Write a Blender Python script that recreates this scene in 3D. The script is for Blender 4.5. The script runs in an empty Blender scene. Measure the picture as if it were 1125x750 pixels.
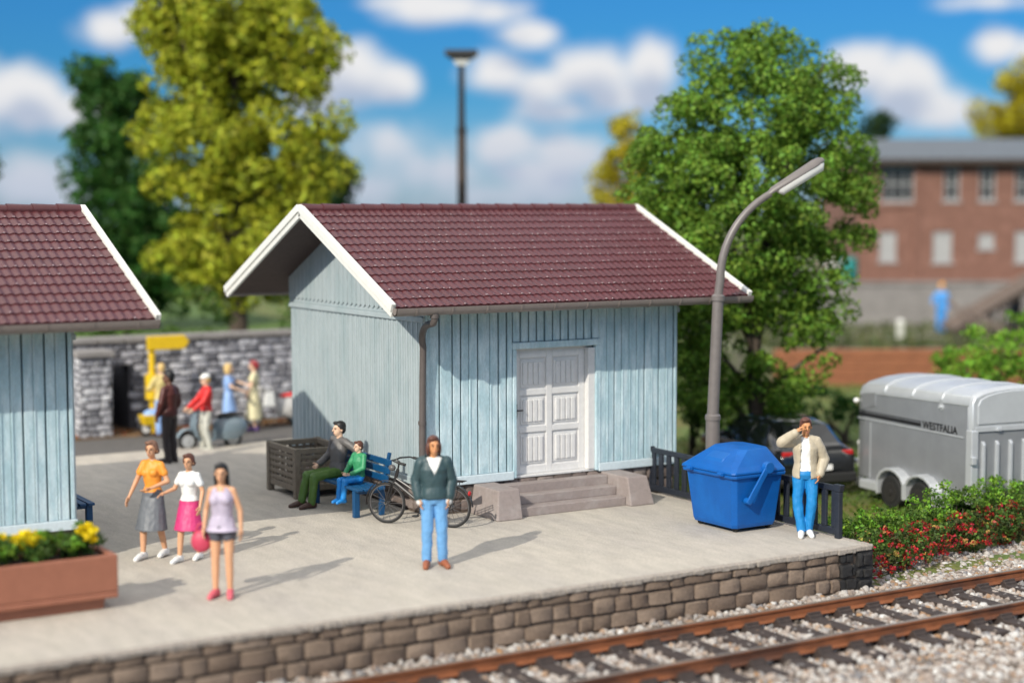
import bpy, bmesh, math, random
import numpy as np
from mathutils import Vector, Matrix
R = math.radians
rnd = random.Random(7)
S = bpy.context.scene
COL = S.collection

# ------------------------------------------------------------------ camera frame
CAM = Vector((-12.7265, -23.9093, 4.907)); FPX = 1829.15
FW = Vector((0.5134624, 0.85438403, -0.07990174)); RT = Vector((0.85702107, -0.51527559, -0.00244226)); UP = Vector((0.04325805, 0.06722346, 0.99679975))
def ray(x, y): return FW + RT*((x-562.5)/FPX) - UP*((y-375)/FPX)
def at(x, y, d): return CAM + ray(x, y)*d          # a point of the place at depth d
def atz(x, d, z):                                   # ... at depth d and height z
    p = at(x, 300, d); return Vector((p.x, p.y, z))
GZ = -0.65                                          # ground beside the platform

# ------------------------------------------------------------------ object helpers
def tag(o, label=None, cat=None, group=None, kind=None):
    if label: o['label'] = label
    if cat: o['category'] = cat
    if group: o['group'] = group
    if kind: o['kind'] = kind
    return o
def thing(name, label, cat, loc=(0,0,0), rz=0, group=None):
    o = bpy.data.objects.new(name, None); COL.objects.link(o)
    o.location = loc; o.rotation_euler = (0,0,rz); o.empty_display_size = .2
    return tag(o, label, cat, group)
def link(name, me, mats, parent=None, loc=None, rz=0):
    o = bpy.data.objects.new(name, me); COL.objects.link(o)
    for m in (mats if isinstance(mats, (list, tuple)) else [mats]): me.materials.append(m)
    if parent: o.parent = parent
    if loc is not None: o.location = loc
    if rz: o.rotation_euler = (0,0,rz)
    return o
def copy_tree(o, parent=None):
    c = o.copy(); COL.objects.link(c)
    if parent: c.parent = parent
    for ch in list(o.children): copy_tree(ch, c)
    return c

class MB:
    def __init__(s): s.v=[]; s.f=[]; s.m=[]; s.slot=0; s.M=Matrix.Identity(4)
    def add(s, vs, fs):
        b=len(s.v); s.v += [tuple(s.M @ Vector(v)) for v in vs]
        for f in fs: s.f.append([i+b for i in f]); s.m.append(s.slot)
        return s
    def box(s, lo, hi):
        x0,y0,z0=lo; x1,y1,z1=hi
        return s.add([(x0,y0,z0),(x1,y0,z0),(x1,y1,z0),(x0,y1,z0),(x0,y0,z1),(x1,y0,z1),(x1,y1,z1),(x0,y1,z1)],
          [(3,2,1,0),(4,5,6,7),(0,1,5,4),(1,2,6,5),(2,3,7,6),(3,0,4,7)])
    def cbox(s, c, d):
        return s.box([c[i]-d[i]/2 for i in range(3)], [c[i]+d[i]/2 for i in range(3)])
    def bar(s, p0, p1, w, h, up=(0,0,1)):
        p0=Vector(p0); p1=Vector(p1); t=(p1-p0).normalized(); u=Vector(up)
        a=t.cross(u); a = a.normalized() if a.length>1e-4 else Vector((1,0,0)); b=a.cross(t)
        vs=[]
        for p in (p0,p1):
            for i,j in ((-1,-1),(1,-1),(1,1),(-1,1)): vs.append(p+a*(i*w/2)+b*(j*h/2))
        return s.add(vs, [(3,2,1,0),(4,5,6,7),(0,1,5,4),(1,2,6,5),(2,3,7,6),(3,0,4,7)])
    def tube(s, pts, r, n=10, caps=True):
        pts=[Vector(p) for p in pts]; k=len(pts); rr = r if isinstance(r,(list,tuple)) else [r]*k
        vs=[]; fs=[]; prev=None
        for i,p in enumerate(pts):
            t=(pts[min(i+1,k-1)]-pts[max(i-1,0)])
            t = t.normalized() if t.length>1e-9 else Vector((0,0,1))
            if prev is None:
                a = Vector((0,0,1)) if abs(t.z)<.9 else Vector((1,0,0)); a=(a-t*a.dot(t)).normalized()
            else:
                a=prev-t*prev.dot(t); a=a.normalized()
            prev=a; b=t.cross(a)
            for j in range(n):
                w=2*math.pi*j/n; vs.append(p+(a*math.cos(w)+b*math.sin(w))*rr[i])
        for i in range(k-1):
            for j in range(n):
                j2=(j+1)%n; fs.append((i*n+j, i*n+j2, (i+1)*n+j2, (i+1)*n+j))
        if caps: fs.append(tuple(range(n-1,-1,-1))); fs.append(tuple((k-1)*n+j for j in range(n)))
        return s.add(vs, fs)
    def ring(s, c, axis, Rr, r, n=28, m=6):             # torus
        c=Vector(c); ax=Vector(axis).normalized(); a=ax.orthogonal().normalized(); b=ax.cross(a)
        vs=[]; fs=[]
        for i in range(n):
            w=2*math.pi*i/n; d=a*math.cos(w)+b*math.sin(w)
            for j in range(m):
                q=2*math.pi*j/m; vs.append(c+d*(Rr+r*math.cos(q))+ax*(r*math.sin(q)))
        for i in range(n):
            for j in range(m):
                fs.append((i*m+j, ((i+1)%n)*m+j, ((i+1)%n)*m+(j+1)%m, i*m+(j+1)%m))
        return s.add(vs, fs)
    def prism(s, poly, fn, a, b):                        # fn(u,v,w) -> point; w from a to b
        n=len(poly); vs=[fn(u,v,a) for u,v in poly]+[fn(u,v,b) for u,v in poly]
        return s.add(vs, [tuple(range(n-1,-1,-1)), tuple(range(n,2*n))]+[(i,(i+1)%n,n+(i+1)%n,n+i) for i in range(n)])
    def loft(s, rings, caps=True):
        n=len(rings[0]); vs=[p for r in rings for p in r]; fs=[]
        for i in range(len(rings)-1):
            for j in range(n):
                j2=(j+1)%n; fs.append((i*n+j,i*n+j2,(i+1)*n+j2,(i+1)*n+j))
        if caps: fs.append(tuple(range(n-1,-1,-1))); fs.append(tuple((len(rings)-1)*n+j for j in range(n)))
        return s.add(vs, fs)
    def ell(s, c, r, n=14, m=9, rot=None):
        c=Vector(c); r = r if isinstance(r,(tuple,list)) else (r,r,r)
        q = rot if rot else Matrix.Identity(3)
        vs=[c+q@Vector((0,0,-r[2]))]; fs=[]
        for i in range(1,m):
            t=math.pi*i/m-math.pi/2
            for j in range(n):
                w=2*math.pi*j/n; vs.append(c+q@Vector((r[0]*math.cos(t)*math.cos(w), r[1]*math.cos(t)*math.sin(w), r[2]*math.sin(t))))
        vs.append(c+q@Vector((0,0,r[2]))); T=len(vs)-1
        for j in range(n): fs.append((0,1+(j+1)%n,1+j)); fs.append((T,T-n+j,T-n+(j+1)%n))
        for i in range(m-2):
            for j in range(n):
                a=1+i*n+j; b=1+i*n+(j+1)%n; fs.append((a,b,b+n,a+n))
        return s.add(vs, fs)
    def cap(s, p0, r0, p1, r1, n=10):                    # tapered capsule
        p0=Vector(p0); p1=Vector(p1); t=p1-p0; L=t.length; t=t/L if L>1e-6 else Vector((0,0,1))
        pts=[];rr=[]
        for k in (-.98,-.8,-.45,0): pts.append(p0+t*(r0*k)); rr.append(r0*math.sqrt(max(0,1-k*k)))
        for k in (0,.45,.8,.98): pts.append(p1+t*(r1*k)); rr.append(r1*math.sqrt(max(0,1-k*k)))
        return s.tube(pts, rr, n)
    def mesh(s, name, smooth=None):
        me=bpy.data.meshes.new(name); me.from_pydata(s.v, [], s.f); me.update()
        me.polygons.foreach_set('material_index', s.m)
        if smooth:
            me.polygons.foreach_set('use_smooth', [True]*len(s.f)); me.update()
            if smooth < 179: me.set_sharp_from_angle(angle=R(smooth))
        return me
    def build_each(s, name, mats, parent=None, **k):      # every loose piece an object of its own
        p=list(range(len(s.v)))
        def fd(i):
            while p[i]!=i: p[i]=p[p[i]]; i=p[i]
            return i
        for f in s.f:
            r=fd(f[0])
            for i in f[1:]: p[fd(i)]=r
        G={}
        for f,sl in zip(s.f,s.m): G.setdefault(fd(f[0]),[]).append((f,sl))
        out=[]
        for fs in G.values():
            q=MB(); ix={}
            for f,sl in fs:
                for i in f:
                    if i not in ix: ix[i]=len(q.v); q.v.append(s.v[i])
                q.f.append([ix[i] for i in f]); q.m.append(sl)
            out.append(q.build(name,mats,parent,**k))
        return out
    def build(s, name, mats, parent=None, smooth=None, bevel=0, loc=None, rz=0, seg=2):
        o=link(name, s.mesh(name, smooth), mats, parent, loc, rz)
        if bevel:
            b=o.modifiers.new('bevel','BEVEL'); b.width=bevel; b.segments=seg; b.limit_method='ANGLE'; b.angle_limit=R(35)
        return o

def npmesh(name, V, F, nper):
    me=bpy.data.meshes.new(name); me.vertices.add(len(V)); me.vertices.foreach_set('co', np.asarray(V,np.float32).ravel())
    nf=len(F); me.loops.add(nf*nper); me.loops.foreach_set('vertex_index', np.asarray(F,np.int32).ravel())
    me.polygons.add(nf); me.polygons.foreach_set('loop_start', np.arange(nf,dtype=np.int32)*nper)
    me.update(calc_edges=True); return me

# ------------------------------------------------------------------ materials
MATS={}
def mat(name, col, rough=.6, var=.12, scale=6., bump=0., bscale=40., metal=0., coat=0., stretch=None, island=0., trans=0., spec=.5, hue=0., col2=None, c2scale=1.5, c2lo=.5, c2hi=.62, grain=0., gscale=60.):
    m=bpy.data.materials.new(name); m.use_nodes=True; N=m.node_tree.nodes; L=m.node_tree.links
    b=N['Principled BSDF']; out=N['Material Output']
    b.inputs['Roughness'].default_value=rough; b.inputs['Metallic'].default_value=metal
    b.inputs['Coat Weight'].default_value=coat; b.inputs['Specular IOR Level'].default_value=spec
    tc=N.new('ShaderNodeTexCoord'); src=tc.outputs['Object']
    if stretch:
        mp=N.new('ShaderNodeMapping'); mp.inputs['Scale'].default_value=stretch; L.new(src,mp.inputs['Vector']); src=mp.outputs['Vector']
    nz=N.new('ShaderNodeTexNoise'); nz.inputs['Scale'].default_value=scale; nz.inputs['Detail'].default_value=6; nz.inputs['Roughness'].default_value=.65
    L.new(src,nz.inputs['Vector'])
    mr=N.new('ShaderNodeMapRange'); mr.inputs['From Min'].default_value=.3; mr.inputs['From Max'].default_value=.7
    mr.inputs['To Min'].default_value=1-var; mr.inputs['To Max'].default_value=1+var; L.new(nz.outputs['Fac'],mr.inputs['Value'])
    fac=mr.outputs['Result']
    if col2 is not None:
        n2=N.new('ShaderNodeTexNoise'); n2.inputs['Scale'].default_value=c2scale; n2.inputs['Detail'].default_value=5; L.new(src,n2.inputs['Vector'])
        m2=N.new('ShaderNodeMapRange'); m2.inputs['From Min'].default_value=c2lo; m2.inputs['From Max'].default_value=c2hi; L.new(n2.outputs['Fac'],m2.inputs['Value'])
        mx=N.new('ShaderNodeMix'); mx.data_type='RGBA'; mx.inputs['A'].default_value=(*col,1); mx.inputs['B'].default_value=(*col2,1); L.new(m2.outputs['Result'],mx.inputs['Factor']); c=mx.outputs['Result']
    else:
        rgb=N.new('ShaderNodeRGB'); rgb.outputs[0].default_value=(*col,1); c=rgb.outputs[0]
    hs=N.new('ShaderNodeHueSaturation'); L.new(c,hs.inputs['Color']); L.new(fac,hs.inputs['Value'])
    if island:
        g=N.new('ShaderNodeNewGeometry'); mi=N.new('ShaderNodeMapRange'); mi.inputs['To Min'].default_value=1-island; mi.inputs['To Max'].default_value=1+island
        L.new(g.outputs['Random Per Island'],mi.inputs['Value']); mu=N.new('ShaderNodeMath'); mu.operation='MULTIPLY'; L.new(fac,mu.inputs[0]); L.new(mi.outputs['Result'],mu.inputs[1]); L.new(mu.outputs[0],hs.inputs['Value'])
        if hue:
            wn=N.new('ShaderNodeTexWhiteNoise'); wn.noise_dimensions='1D'; L.new(g.outputs['Random Per Island'],wn.inputs['W'])
            mh=N.new('ShaderNodeMapRange'); mh.inputs['To Min'].default_value=.5-hue; mh.inputs['To Max'].default_value=.5+hue; L.new(wn.outputs['Value'],mh.inputs['Value']); L.new(mh.outputs['Result'],hs.inputs['Hue'])
    if grain:                                            # fine grain over the broad mottling
        ng=N.new('ShaderNodeTexNoise'); ng.inputs['Scale'].default_value=gscale; ng.inputs['Detail'].default_value=4; L.new(src,ng.inputs['Vector'])
        mg=N.new('ShaderNodeMapRange'); mg.inputs['From Min'].default_value=.32; mg.inputs['From Max'].default_value=.68; mg.inputs['To Min'].default_value=1-grain; mg.inputs['To Max'].default_value=1+grain; L.new(ng.outputs['Fac'],mg.inputs['Value'])
        mm=N.new('ShaderNodeMath'); mm.operation='MULTIPLY'; L.new(fac,mm.inputs[0]); L.new(mg.outputs['Result'],mm.inputs[1]); L.new(mm.outputs[0],hs.inputs['Value'])
    L.new(hs.outputs['Color'],b.inputs['Base Color'])
    if bump:
        nb=N.new('ShaderNodeTexNoise'); nb.inputs['Scale'].default_value=bscale; nb.inputs['Detail'].default_value=5; L.new(src,nb.inputs['Vector'])
        bp=N.new('ShaderNodeBump'); bp.inputs['Strength'].default_value=bump; bp.inputs['Distance'].default_value=.02; L.new(nb.outputs['Fac'],bp.inputs['Height']); L.new(bp.outputs['Normal'],b.inputs['Normal'])
    if trans:
        t=N.new('ShaderNodeBsdfTranslucent'); L.new(hs.outputs['Color'],t.inputs['Color']); ms=N.new('ShaderNodeMixShader'); ms.inputs[0].default_value=trans
        L.new(b.outputs[0],ms.inputs[1]); L.new(t.outputs[0],ms.inputs[2]); L.new(ms.outputs[0],out.inputs['Surface'])
    return m
def ramp_island(name, stops, rough=.85, bump=.4, bscale=30, var=.2, scale=25):
    m=mat(name,(1,1,1),rough,var,scale,bump,bscale); N=m.node_tree.nodes; L=m.node_tree.links
    g=N.new('ShaderNodeNewGeometry'); cr=N.new('ShaderNodeValToRGB'); e=cr.color_ramp.elements
    while len(e)<len(stops): e.new(.5)
    for i,(p,c) in enumerate(stops): e[i].position=p; e[i].color=(*c,1)
    cr.color_ramp.interpolation='LINEAR'
    L.new(g.outputs['Random Per Island'],cr.inputs['Fac'])
    hs=[n for n in N if n.type=='HUE_SAT'][0]; L.new(cr.outputs['Color'],hs.inputs['Color']); return m
def px(r,g,b):                                           # sRGB 0-255 -> linear
    f=lambda c:(c/255/12.92 if c<10 else ((c/255+.055)/1.055)**2.4); return (f(r),f(g),f(b))

M={}
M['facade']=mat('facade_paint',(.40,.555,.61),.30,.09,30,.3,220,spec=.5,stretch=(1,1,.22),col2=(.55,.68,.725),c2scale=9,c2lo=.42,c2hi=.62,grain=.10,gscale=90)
M['gable']=mat('gable_paint_dimmed',(.375,.435,.455),.55,.07,9,.15,120,stretch=(1,1,.3),col2=(.33,.40,.42),c2scale=2.5,grain=.05,gscale=50)  # greyer matte paint, with this side's weaker light also put into the colour
M['trim']=mat('trim_paint',(.56,.65,.69),.45,.08,20,.1,90)
M['groove']=mat('groove_shadow_paint',(.07,.105,.125),.7,.1)
M['white']=mat('white_paint',(.72,.71,.66),.5,.06,8,.1,60)
M['door']=mat('door_paint',(.66,.65,.64),.5,.06,12,.12,80)
M['tile']=mat('roof_tile',(.088,.0205,.0235),.40,.08,5,.15,120,spec=.5,island=.08,col2=(.080,.0195,.0215),c2scale=1.4,grain=.06,gscale=30)
M['nib']=mat('tile_worn_glint',(.58,.44,.45),.35,.2)  # pale specks: highlights put into the colour, along with dry-brushed wear
M['soffit']=mat('soffit_wood',(.060,.038,.034),.7,.2,8,.2,40)
M['gutter']=mat('gutter_plastic',(.20,.17,.155),.38,.08,10)
M['pipe']=mat('downpipe_plastic',(.105,.088,.082),.4,.08,10)
M['plinth']=ramp_island('plinth_stone',[(0,(.11,.085,.075)),(.6,(.18,.14,.125)),(1,(.24,.20,.18))])
M['step']=mat('step_stone',(.27,.225,.21),.75,.10,14,.22,70,col2=(.33,.295,.28),c2scale=3,c2lo=.48,c2hi=.75)
M['dark_metal']=mat('dark_metal',(.035,.033,.033),.4,.15,20,metal=.2)
M['bike']=mat('bicycle_paint',(.022,.021,.022),.35,.15,20)
M['bikegrey']=mat('bicycle_grey',(.10,.095,.095),.4,.15,20)
M['bench']=mat('bench_blue',(.004,.060,.16),.42,.12,12,.1,60)
M['bin']=mat('bin_blue',(.001,.088,.345),.45,.08,6,.10,140,spec=.35,col2=(.002,.10,.37),c2scale=2,grain=.05)
M['binarm']=mat('bin_arm_blue',(.002,.10,.37),.42,.08,6)
M['rubber']=mat('rubber',(.015,.015,.015),.7,.1)
M['crate']=mat('crate_wood',(.19,.155,.115),.65,.2,14,.3,60)
M['lamp']=mat('lamp_post_paint',(.155,.137,.130),.4,.08,10)
M['lens']=mat('lamp_lens',(.80,.79,.77),.3,.03)
M['fence']=mat('fence_black',(.018,.022,.032),.45,.2,15,.15,70)
M['silver']=mat('trailer_silver',(.30,.31,.325),.38,.07,3,.08,150,metal=.45)
M['silver2']=mat('trailer_silver_light',(.52,.54,.56),.36,.06,3,metal=.35)
M['ink']=mat('black_print',(.012,.012,.014),.5,.05)
M['carblack']=mat('car_black',(.008,.009,.011),.12,.05,4,coat=.6)
M['glass']=mat('dark_glass',(.012,.014,.016),.06,.02)
M['red_lens']=mat('red_lens',(.42,.012,.012),.2,.05)
M['chrome']=mat('chrome',(.6,.6,.6),.2,.04,metal=1)
M['rust']=mat('rusty_rail',(.225,.078,.030),.6,.25,14,.3,60,stretch=(.3,1,1),col2=(.10,.040,.022),c2scale=3)
M['railtop']=mat('rail_head',(.30,.26,.22),.38,.15,6,metal=.5,stretch=(.1,1,1))
M['sleeper']=mat('sleeper_brown',(.040,.028,.024),.75,.25,12,.4,40)
M['ballast']=ramp_island('ballast_stone',[(0,(.11,.09,.075)),(.2,(.29,.235,.20)),(.42,(.36,.325,.295)),(.60,(.42,.395,.37)),(.70,(.30,.17,.08)),(.80,(.17,.165,.17)),(.90,(.38,.355,.33)),(1,(.56,.55,.53))],bump=.1)
M['ballast_bed']=mat('ballast_bed',(.16,.13,.105),.9,.35,30,.6,30)
M['platform']=mat('platform_sand',(.445,.405,.345),.85,.13,3.2,.6,26,stretch=(1.7,.5,1),col2=(.385,.35,.31),c2scale=.6,c2lo=.42,c2hi=.7,grain=.11,gscale=34)
M['kerbline']=mat('platform_edge',(.33,.29,.25),.9,.3,20,.7,30)
M['wallstone']=ramp_island('platform_wall_stone',[(0,(.145,.102,.075)),(.5,(.185,.134,.098)),(1,(.235,.175,.132))],bump=.7,bscale=38)
M['mortar']=mat('dark_mortar',(.095,.070,.054),.9,.3,20,.5,30)
M['win_light']=mat('dull_pane',(.36,.355,.35),.4,.08)
M['blackstone']=mat('sooty_stone',(.020,.019,.019),.75,.4,10,.6,30)
M['greystone']=ramp_island('grey_rubble_stone',[(0,(.09,.09,.105)),(.35,(.24,.24,.265)),(.7,(.42,.42,.46)),(1,(.66,.66,.69))],bump=.5)
M['greymortar']=mat('grey_mortar',(.055,.055,.065),.9,.3,10)
M['road']=mat('road_asphalt',(.105,.098,.092),.85,.2,8,.4,60)
M['dirt']=mat('brown_dirt',(.12,.075,.042),.95,.4,9,.6,30,col2=(.20,.11,.045),c2scale=3)
M['grass']=mat('grass_ground',(.085,.125,.022),.95,.35,9,.6,40,col2=(.13,.115,.03),c2scale=.8)
M['bank']=mat('bank_earth',(.13,.125,.085),.95,.35,3,.5,20,col2=(.10,.12,.045),c2scale=.6)
M['grasshill']=mat('grass_hill',(.075,.13,.022),.95,.4,5,.6,30,col2=(.05,.09,.018),c2scale=.5)
M['terracotta']=mat('planter_brown',(.30,.115,.068),.55,.08,6,.1,80)
M['soil']=mat('soil',(.05,.035,.025),.95,.3)
M['yellow']=mat('yellow_paint',(.72,.47,.012),.45,.08,8)
M['brick']=mat('brick_wall',(.19,.092,.066),.85,.15,4,.2,40,col2=(.225,.112,.082),c2scale=2)
M['slate']=mat('slate_roof',(.10,.115,.13),.6,.15,3)
M['concrete']=mat('concrete_base',(.22,.205,.195),.9,.2,2,.2,20)
M['timber']=mat('dark_timber',(.058,.042,.034),.8,.3,8,.3,40)
M['timber2']=mat('weathered_timber',(.17,.13,.11),.8,.25,8,.3,40)
M['plank']=mat('rust_brown_planks',(.27,.10,.045),.75,.25,6,.2,40,island=.2)
M['bark']=mat('bark',(.075,.055,.040),.9,.3,9,.6,25)
def leafmat(n,c,isl=.45,hue=.022,tr=.34): return mat(n,c,.6,.30,1.3,island=isl,hue=hue,trans=tr,spec=.25)
M['leaf_yellow']=leafmat('yellow_green_leaf',(.37,.40,.030))
M['leaf_green']=leafmat('green_leaf',(.150,.265,.032))
M['leaf_dark']=leafmat('dark_green_leaf',(.045,.125,.022))
M['leaf_deep']=leafmat('deep_green_leaf',(.024,.058,.018))
M['leaf_bright']=leafmat('bright_leaf',(.17,.33,.032))
M['leaf_hedge']=leafmat('hedge_leaf',(.085,.155,.028))
M['leaf_gold']=leafmat('golden_leaf',(.42,.36,.02))
M['flower_red']=leafmat('red_flower',(.40,.022,.024),.35,.02,.2)
M['flower_yellow']=leafmat('yellow_flower',(.80,.62,.01),.2,.01,.2)
def paint(n,c,rough=.5): return mat(n,c,rough,.07,9,.12,70)
M['skin']=paint('skin',(.62,.33,.185)); M['skin_tan']=paint('tan_skin',(.56,.255,.11)); M['skin_pale']=paint('pale_skin',(.70,.46,.32)); M['skin_dark']=paint('dark_skin',(.16,.075,.045))
M['eye']=paint('eye',(.02,.015,.012)); M['lip']=paint('lip',(.40,.11,.08))
# ------------------------------------------------------------------ world, sun, camera
SUN_D = Vector((math.cos(R(28))*math.cos(R(32.3)), math.sin(R(28))*math.cos(R(32.3)), -math.sin(R(32.3))))   # way the light travels
def make_world():
    w=bpy.data.worlds.new('World'); S.world=w; w.use_nodes=True; N=w.node_tree.nodes; L=w.node_tree.links
    bg=N['Background']; sky=N.new('ShaderNodeTexSky'); sky.sky_type='NISHITA'; sky.sun_disc=False
    sky.sun_elevation=R(32.3); sky.sun_rotation=math.atan2(-SUN_D.x,-SUN_D.y); sky.air_density=1.0; sky.dust_density=.3; sky.ozone_density=1.8
    tint=N.new('ShaderNodeMix'); tint.data_type='RGBA'; tint.blend_type='MULTIPLY'; tint.inputs['Factor'].default_value=1
    L.new(sky.outputs[0],tint.inputs['A'])
    tc=N.new('ShaderNodeTexCoord'); sp=N.new('ShaderNodeSeparateXYZ'); L.new(tc.outputs['Generated'],sp.inputs[0])
    def mth(op,a,b=None,c=None):
        n=N.new('ShaderNodeMath'); n.operation=op
        for i,x in enumerate((a,b,c)):
            if x is None: continue
            if isinstance(x,(int,float)): n.inputs[i].default_value=x
            else: L.new(x,n.inputs[i])
        return n.outputs[0]
    az=mth('ARCTAN2',sp.outputs[0],sp.outputs[1]); el=mth('ARCSINE',sp.outputs[2])
    cr=N.new('ShaderNodeValToRGB'); L.new(mth('MULTIPLY',el,1/R(40)),cr.inputs['Fac']); L.new(cr.outputs['Color'],tint.inputs['B'])
    E=cr.color_ramp.elements; E.new(.5); E.new(.5)
    for i,(ps,c) in enumerate(((.0,(.19,.285,.49,1)),(.10,(.054,.205,.385,1)),(.32,(.046,.215,.41,1)),(.75,(.75,.82,.85,1)))): E[i].position=ps; E[i].color=c
    nz=N.new('ShaderNodeTexNoise'); nz.inputs['Scale'].default_value=26; nz.inputs['Detail'].default_value=7; nz.inputs['Roughness'].default_value=.55; L.new(tc.outputs['Generated'],nz.inputs[0])
    nb=N.new('ShaderNodeTexNoise'); nb.inputs['Scale'].default_value=60; nb.inputs['Detail'].default_value=3; L.new(tc.outputs['Generated'],nb.inputs[0])
    wob=mth('MULTIPLY_ADD',nz.outputs['Fac'],1.1,-.55); wob=mth('ADD',wob,mth('MULTIPLY_ADD',nb.outputs['Fac'],.5,-.25))
    blobs=[(125,32,40,22,1),(150,18,30,18,.8),(25,108,55,30,1),(75,122,42,24,1),(-30,110,50,36,1),(35,200,48,30,.9),(90,215,60,22,.6),
      (385,82,48,36,1),(430,90,34,24,1),(350,100,40,30,.9),(480,8,70,20,1),(545,14,40,18,.8),(575,38,42,16,1),(430,2,50,10,.8),
      (548,80,42,26,1),(650,80,48,32,1),(600,95,45,22,.9),(715,75,36,34,1),(690,105,60,22,.9),(610,122,60,14,.7),
      (550,160,42,26,1),(625,170,42,24,1),(590,190,70,20,.8),(480,190,70,26,.55),(420,165,48,34,.6),(560,212,150,18,.5),(660,200,40,26,.55),(400,205,50,22,.6),
      (985,95,45,34,1),(950,80,35,30,.9),(1030,122,50,22,1),(1075,130,40,16,.8),(1100,50,34,20,1),(1140,55,36,22,1),(1085,2,50,8,.7),
      (-150,60,90,40,.9),(-280,140,110,50,.9),(1280,90,90,40,.9),(1420,150,120,40,.9),(1350,-60,90,35,.8),(250,-120,110,35,.9),(700,-160,130,40,.9),(-60,-150,100,35,.8)]
    def field(elx):
        best=None
        for (x,y,rx,ry,wt) in blobs:
            d=ray(x,y).normalized(); a0=math.atan2(d.x,d.y); e0=math.asin(d.z); ra=rx*1.25/FPX; re=ry*1.25/FPX
            u=mth('MULTIPLY_ADD',az,1/ra,-a0/ra); v=mth('MULTIPLY_ADD',elx,1/re,-e0/re)
            q=mth('ADD',mth('MULTIPLY',u,u),mth('MULTIPLY',v,v)); s=mth('MULTIPLY_ADD',mth('SQRT',q),-wt,wt)
            best = s if best is None else mth('MAXIMUM',best,s)
        return best
    f0=field(el); f1=field(mth('ADD',el,.016))
    def sstep(x,a,b):
        n=N.new('ShaderNodeMapRange'); n.interpolation_type='SMOOTHSTEP'; n.inputs['From Min'].default_value=a; n.inputs['From Max'].default_value=b; L.new(x,n.inputs['Value']); return n.outputs['Result']
    mask=sstep(mth('ADD',f0,wob),-.06,.58); up=sstep(mth('MULTIPLY_ADD',wob,.8,f1),.1,.75)
    cc=N.new('ShaderNodeMix'); cc.data_type='RGBA'; cc.inputs['A'].default_value=CLOUD_HI; cc.inputs['B'].default_value=CLOUD_LO; L.new(mth('MAXIMUM',up,mth('MULTIPLY_ADD',sstep(el,R(.2),R(4.5)),-.85,.85)),cc.inputs['Factor'])
    # bright cloud cover added outside the view to raise the fill light
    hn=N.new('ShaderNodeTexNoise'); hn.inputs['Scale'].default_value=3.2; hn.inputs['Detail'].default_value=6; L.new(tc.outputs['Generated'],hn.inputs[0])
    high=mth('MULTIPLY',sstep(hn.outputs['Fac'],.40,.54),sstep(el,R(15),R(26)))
    hm=N.new('ShaderNodeMix'); hm.data_type='RGBA'; L.new(high,hm.inputs['Factor']); L.new(tint.outputs['Result'],hm.inputs['A']); hm.inputs['B'].default_value=FILL_CLOUD
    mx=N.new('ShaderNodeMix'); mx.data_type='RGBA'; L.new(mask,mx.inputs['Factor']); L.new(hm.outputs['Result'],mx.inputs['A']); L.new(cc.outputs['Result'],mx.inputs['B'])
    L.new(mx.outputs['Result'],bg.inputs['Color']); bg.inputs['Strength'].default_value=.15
CLOUD_HI=(3.9,3.9,3.95,1); CLOUD_LO=(2.2,2.5,3.1,1); FILL_CLOUD=(7.9,7.7,7.4,1)
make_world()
sl=bpy.data.lights.new('sun','SUN'); sl.energy=3.0; sl.angle=R(.6); sl.color=(1,.935,.81)
so=bpy.data.objects.new('sun',sl); COL.objects.link(so); so.rotation_euler=SUN_D.to_track_quat('-Z','Y').to_euler(); so.location=(-20,-12,20)
cd=bpy.data.cameras.new('camera'); co=bpy.data.objects.new('camera',cd); COL.objects.link(co); S.camera=co
co.matrix_world=Matrix(((RT.x,UP.x,-FW.x,CAM.x),(RT.y,UP.y,-FW.y,CAM.y),(RT.z,UP.z,-FW.z,CAM.z),(0,0,0,1)))
cd.sensor_width=36; cd.sensor_fit='HORIZONTAL'; cd.lens=FPX/1125*36; cd.clip_start=.5; cd.clip_end=3000
cd.dof.use_dof=True; cd.dof.focus_distance=25.8; cd.dof.aperture_fstop=cd.lens/1000/.275
S.view_settings.view_transform='Standard'; S.view_settings.look='None'; S.view_settings.exposure=.52; S.view_settings.gamma=1; S.view_settings.use_curve_mapping=False
S.cycles.use_denoising=True
try: S.cycles.denoiser='OPENIMAGEDENOISE'
except Exception: pass
S.cycles.max_bounces=6; S.cycles.transparent_max_bounces=6; S.cycles.sample_clamp_indirect=6

# ------------------------------------------------------------------ setting
PX1=4.10; PY0=-6.06; PYB=8.75                     # platform edge right, front, back
def struct(mb,name,m,**k): o=mb.build(name,m,**k); o['kind']='structure'; return o
g=MB(); g.loft([[(-300,-200,-1.4),(500,-200,-1.4),(500,-200,-.80),(-300,-200,-.80)],[(-300,-6.1,-1.4),(500,-6.1,-1.4),(500,-6.1,-.80),(-300,-6.1,-.80)],[(-300,-5.5,-1.4),(500,-5.5,-1.4),(500,-5.5,GZ),(-300,-5.5,GZ)],[(-300,500,-1.4),(500,500,-1.4),(500,500,GZ),(-300,500,GZ)]]); struct(g,'ground',M['grass'])
g=MB(); g.box((-40,PY0+.06,GZ-.3),(PX1-.06,PYB,0)); struct(g,'platform',M['platform'])
g=MB(); g.box((-40,PYB,GZ-.3),(PX1+3,11.35,-.06)); struct(g,'road',M['road'])
g=MB(); g.box((-40,11.35,GZ-.3),(PX1+6,14.2,-.045)); struct(g,'dirt_verge',M['dirt'])
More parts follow.
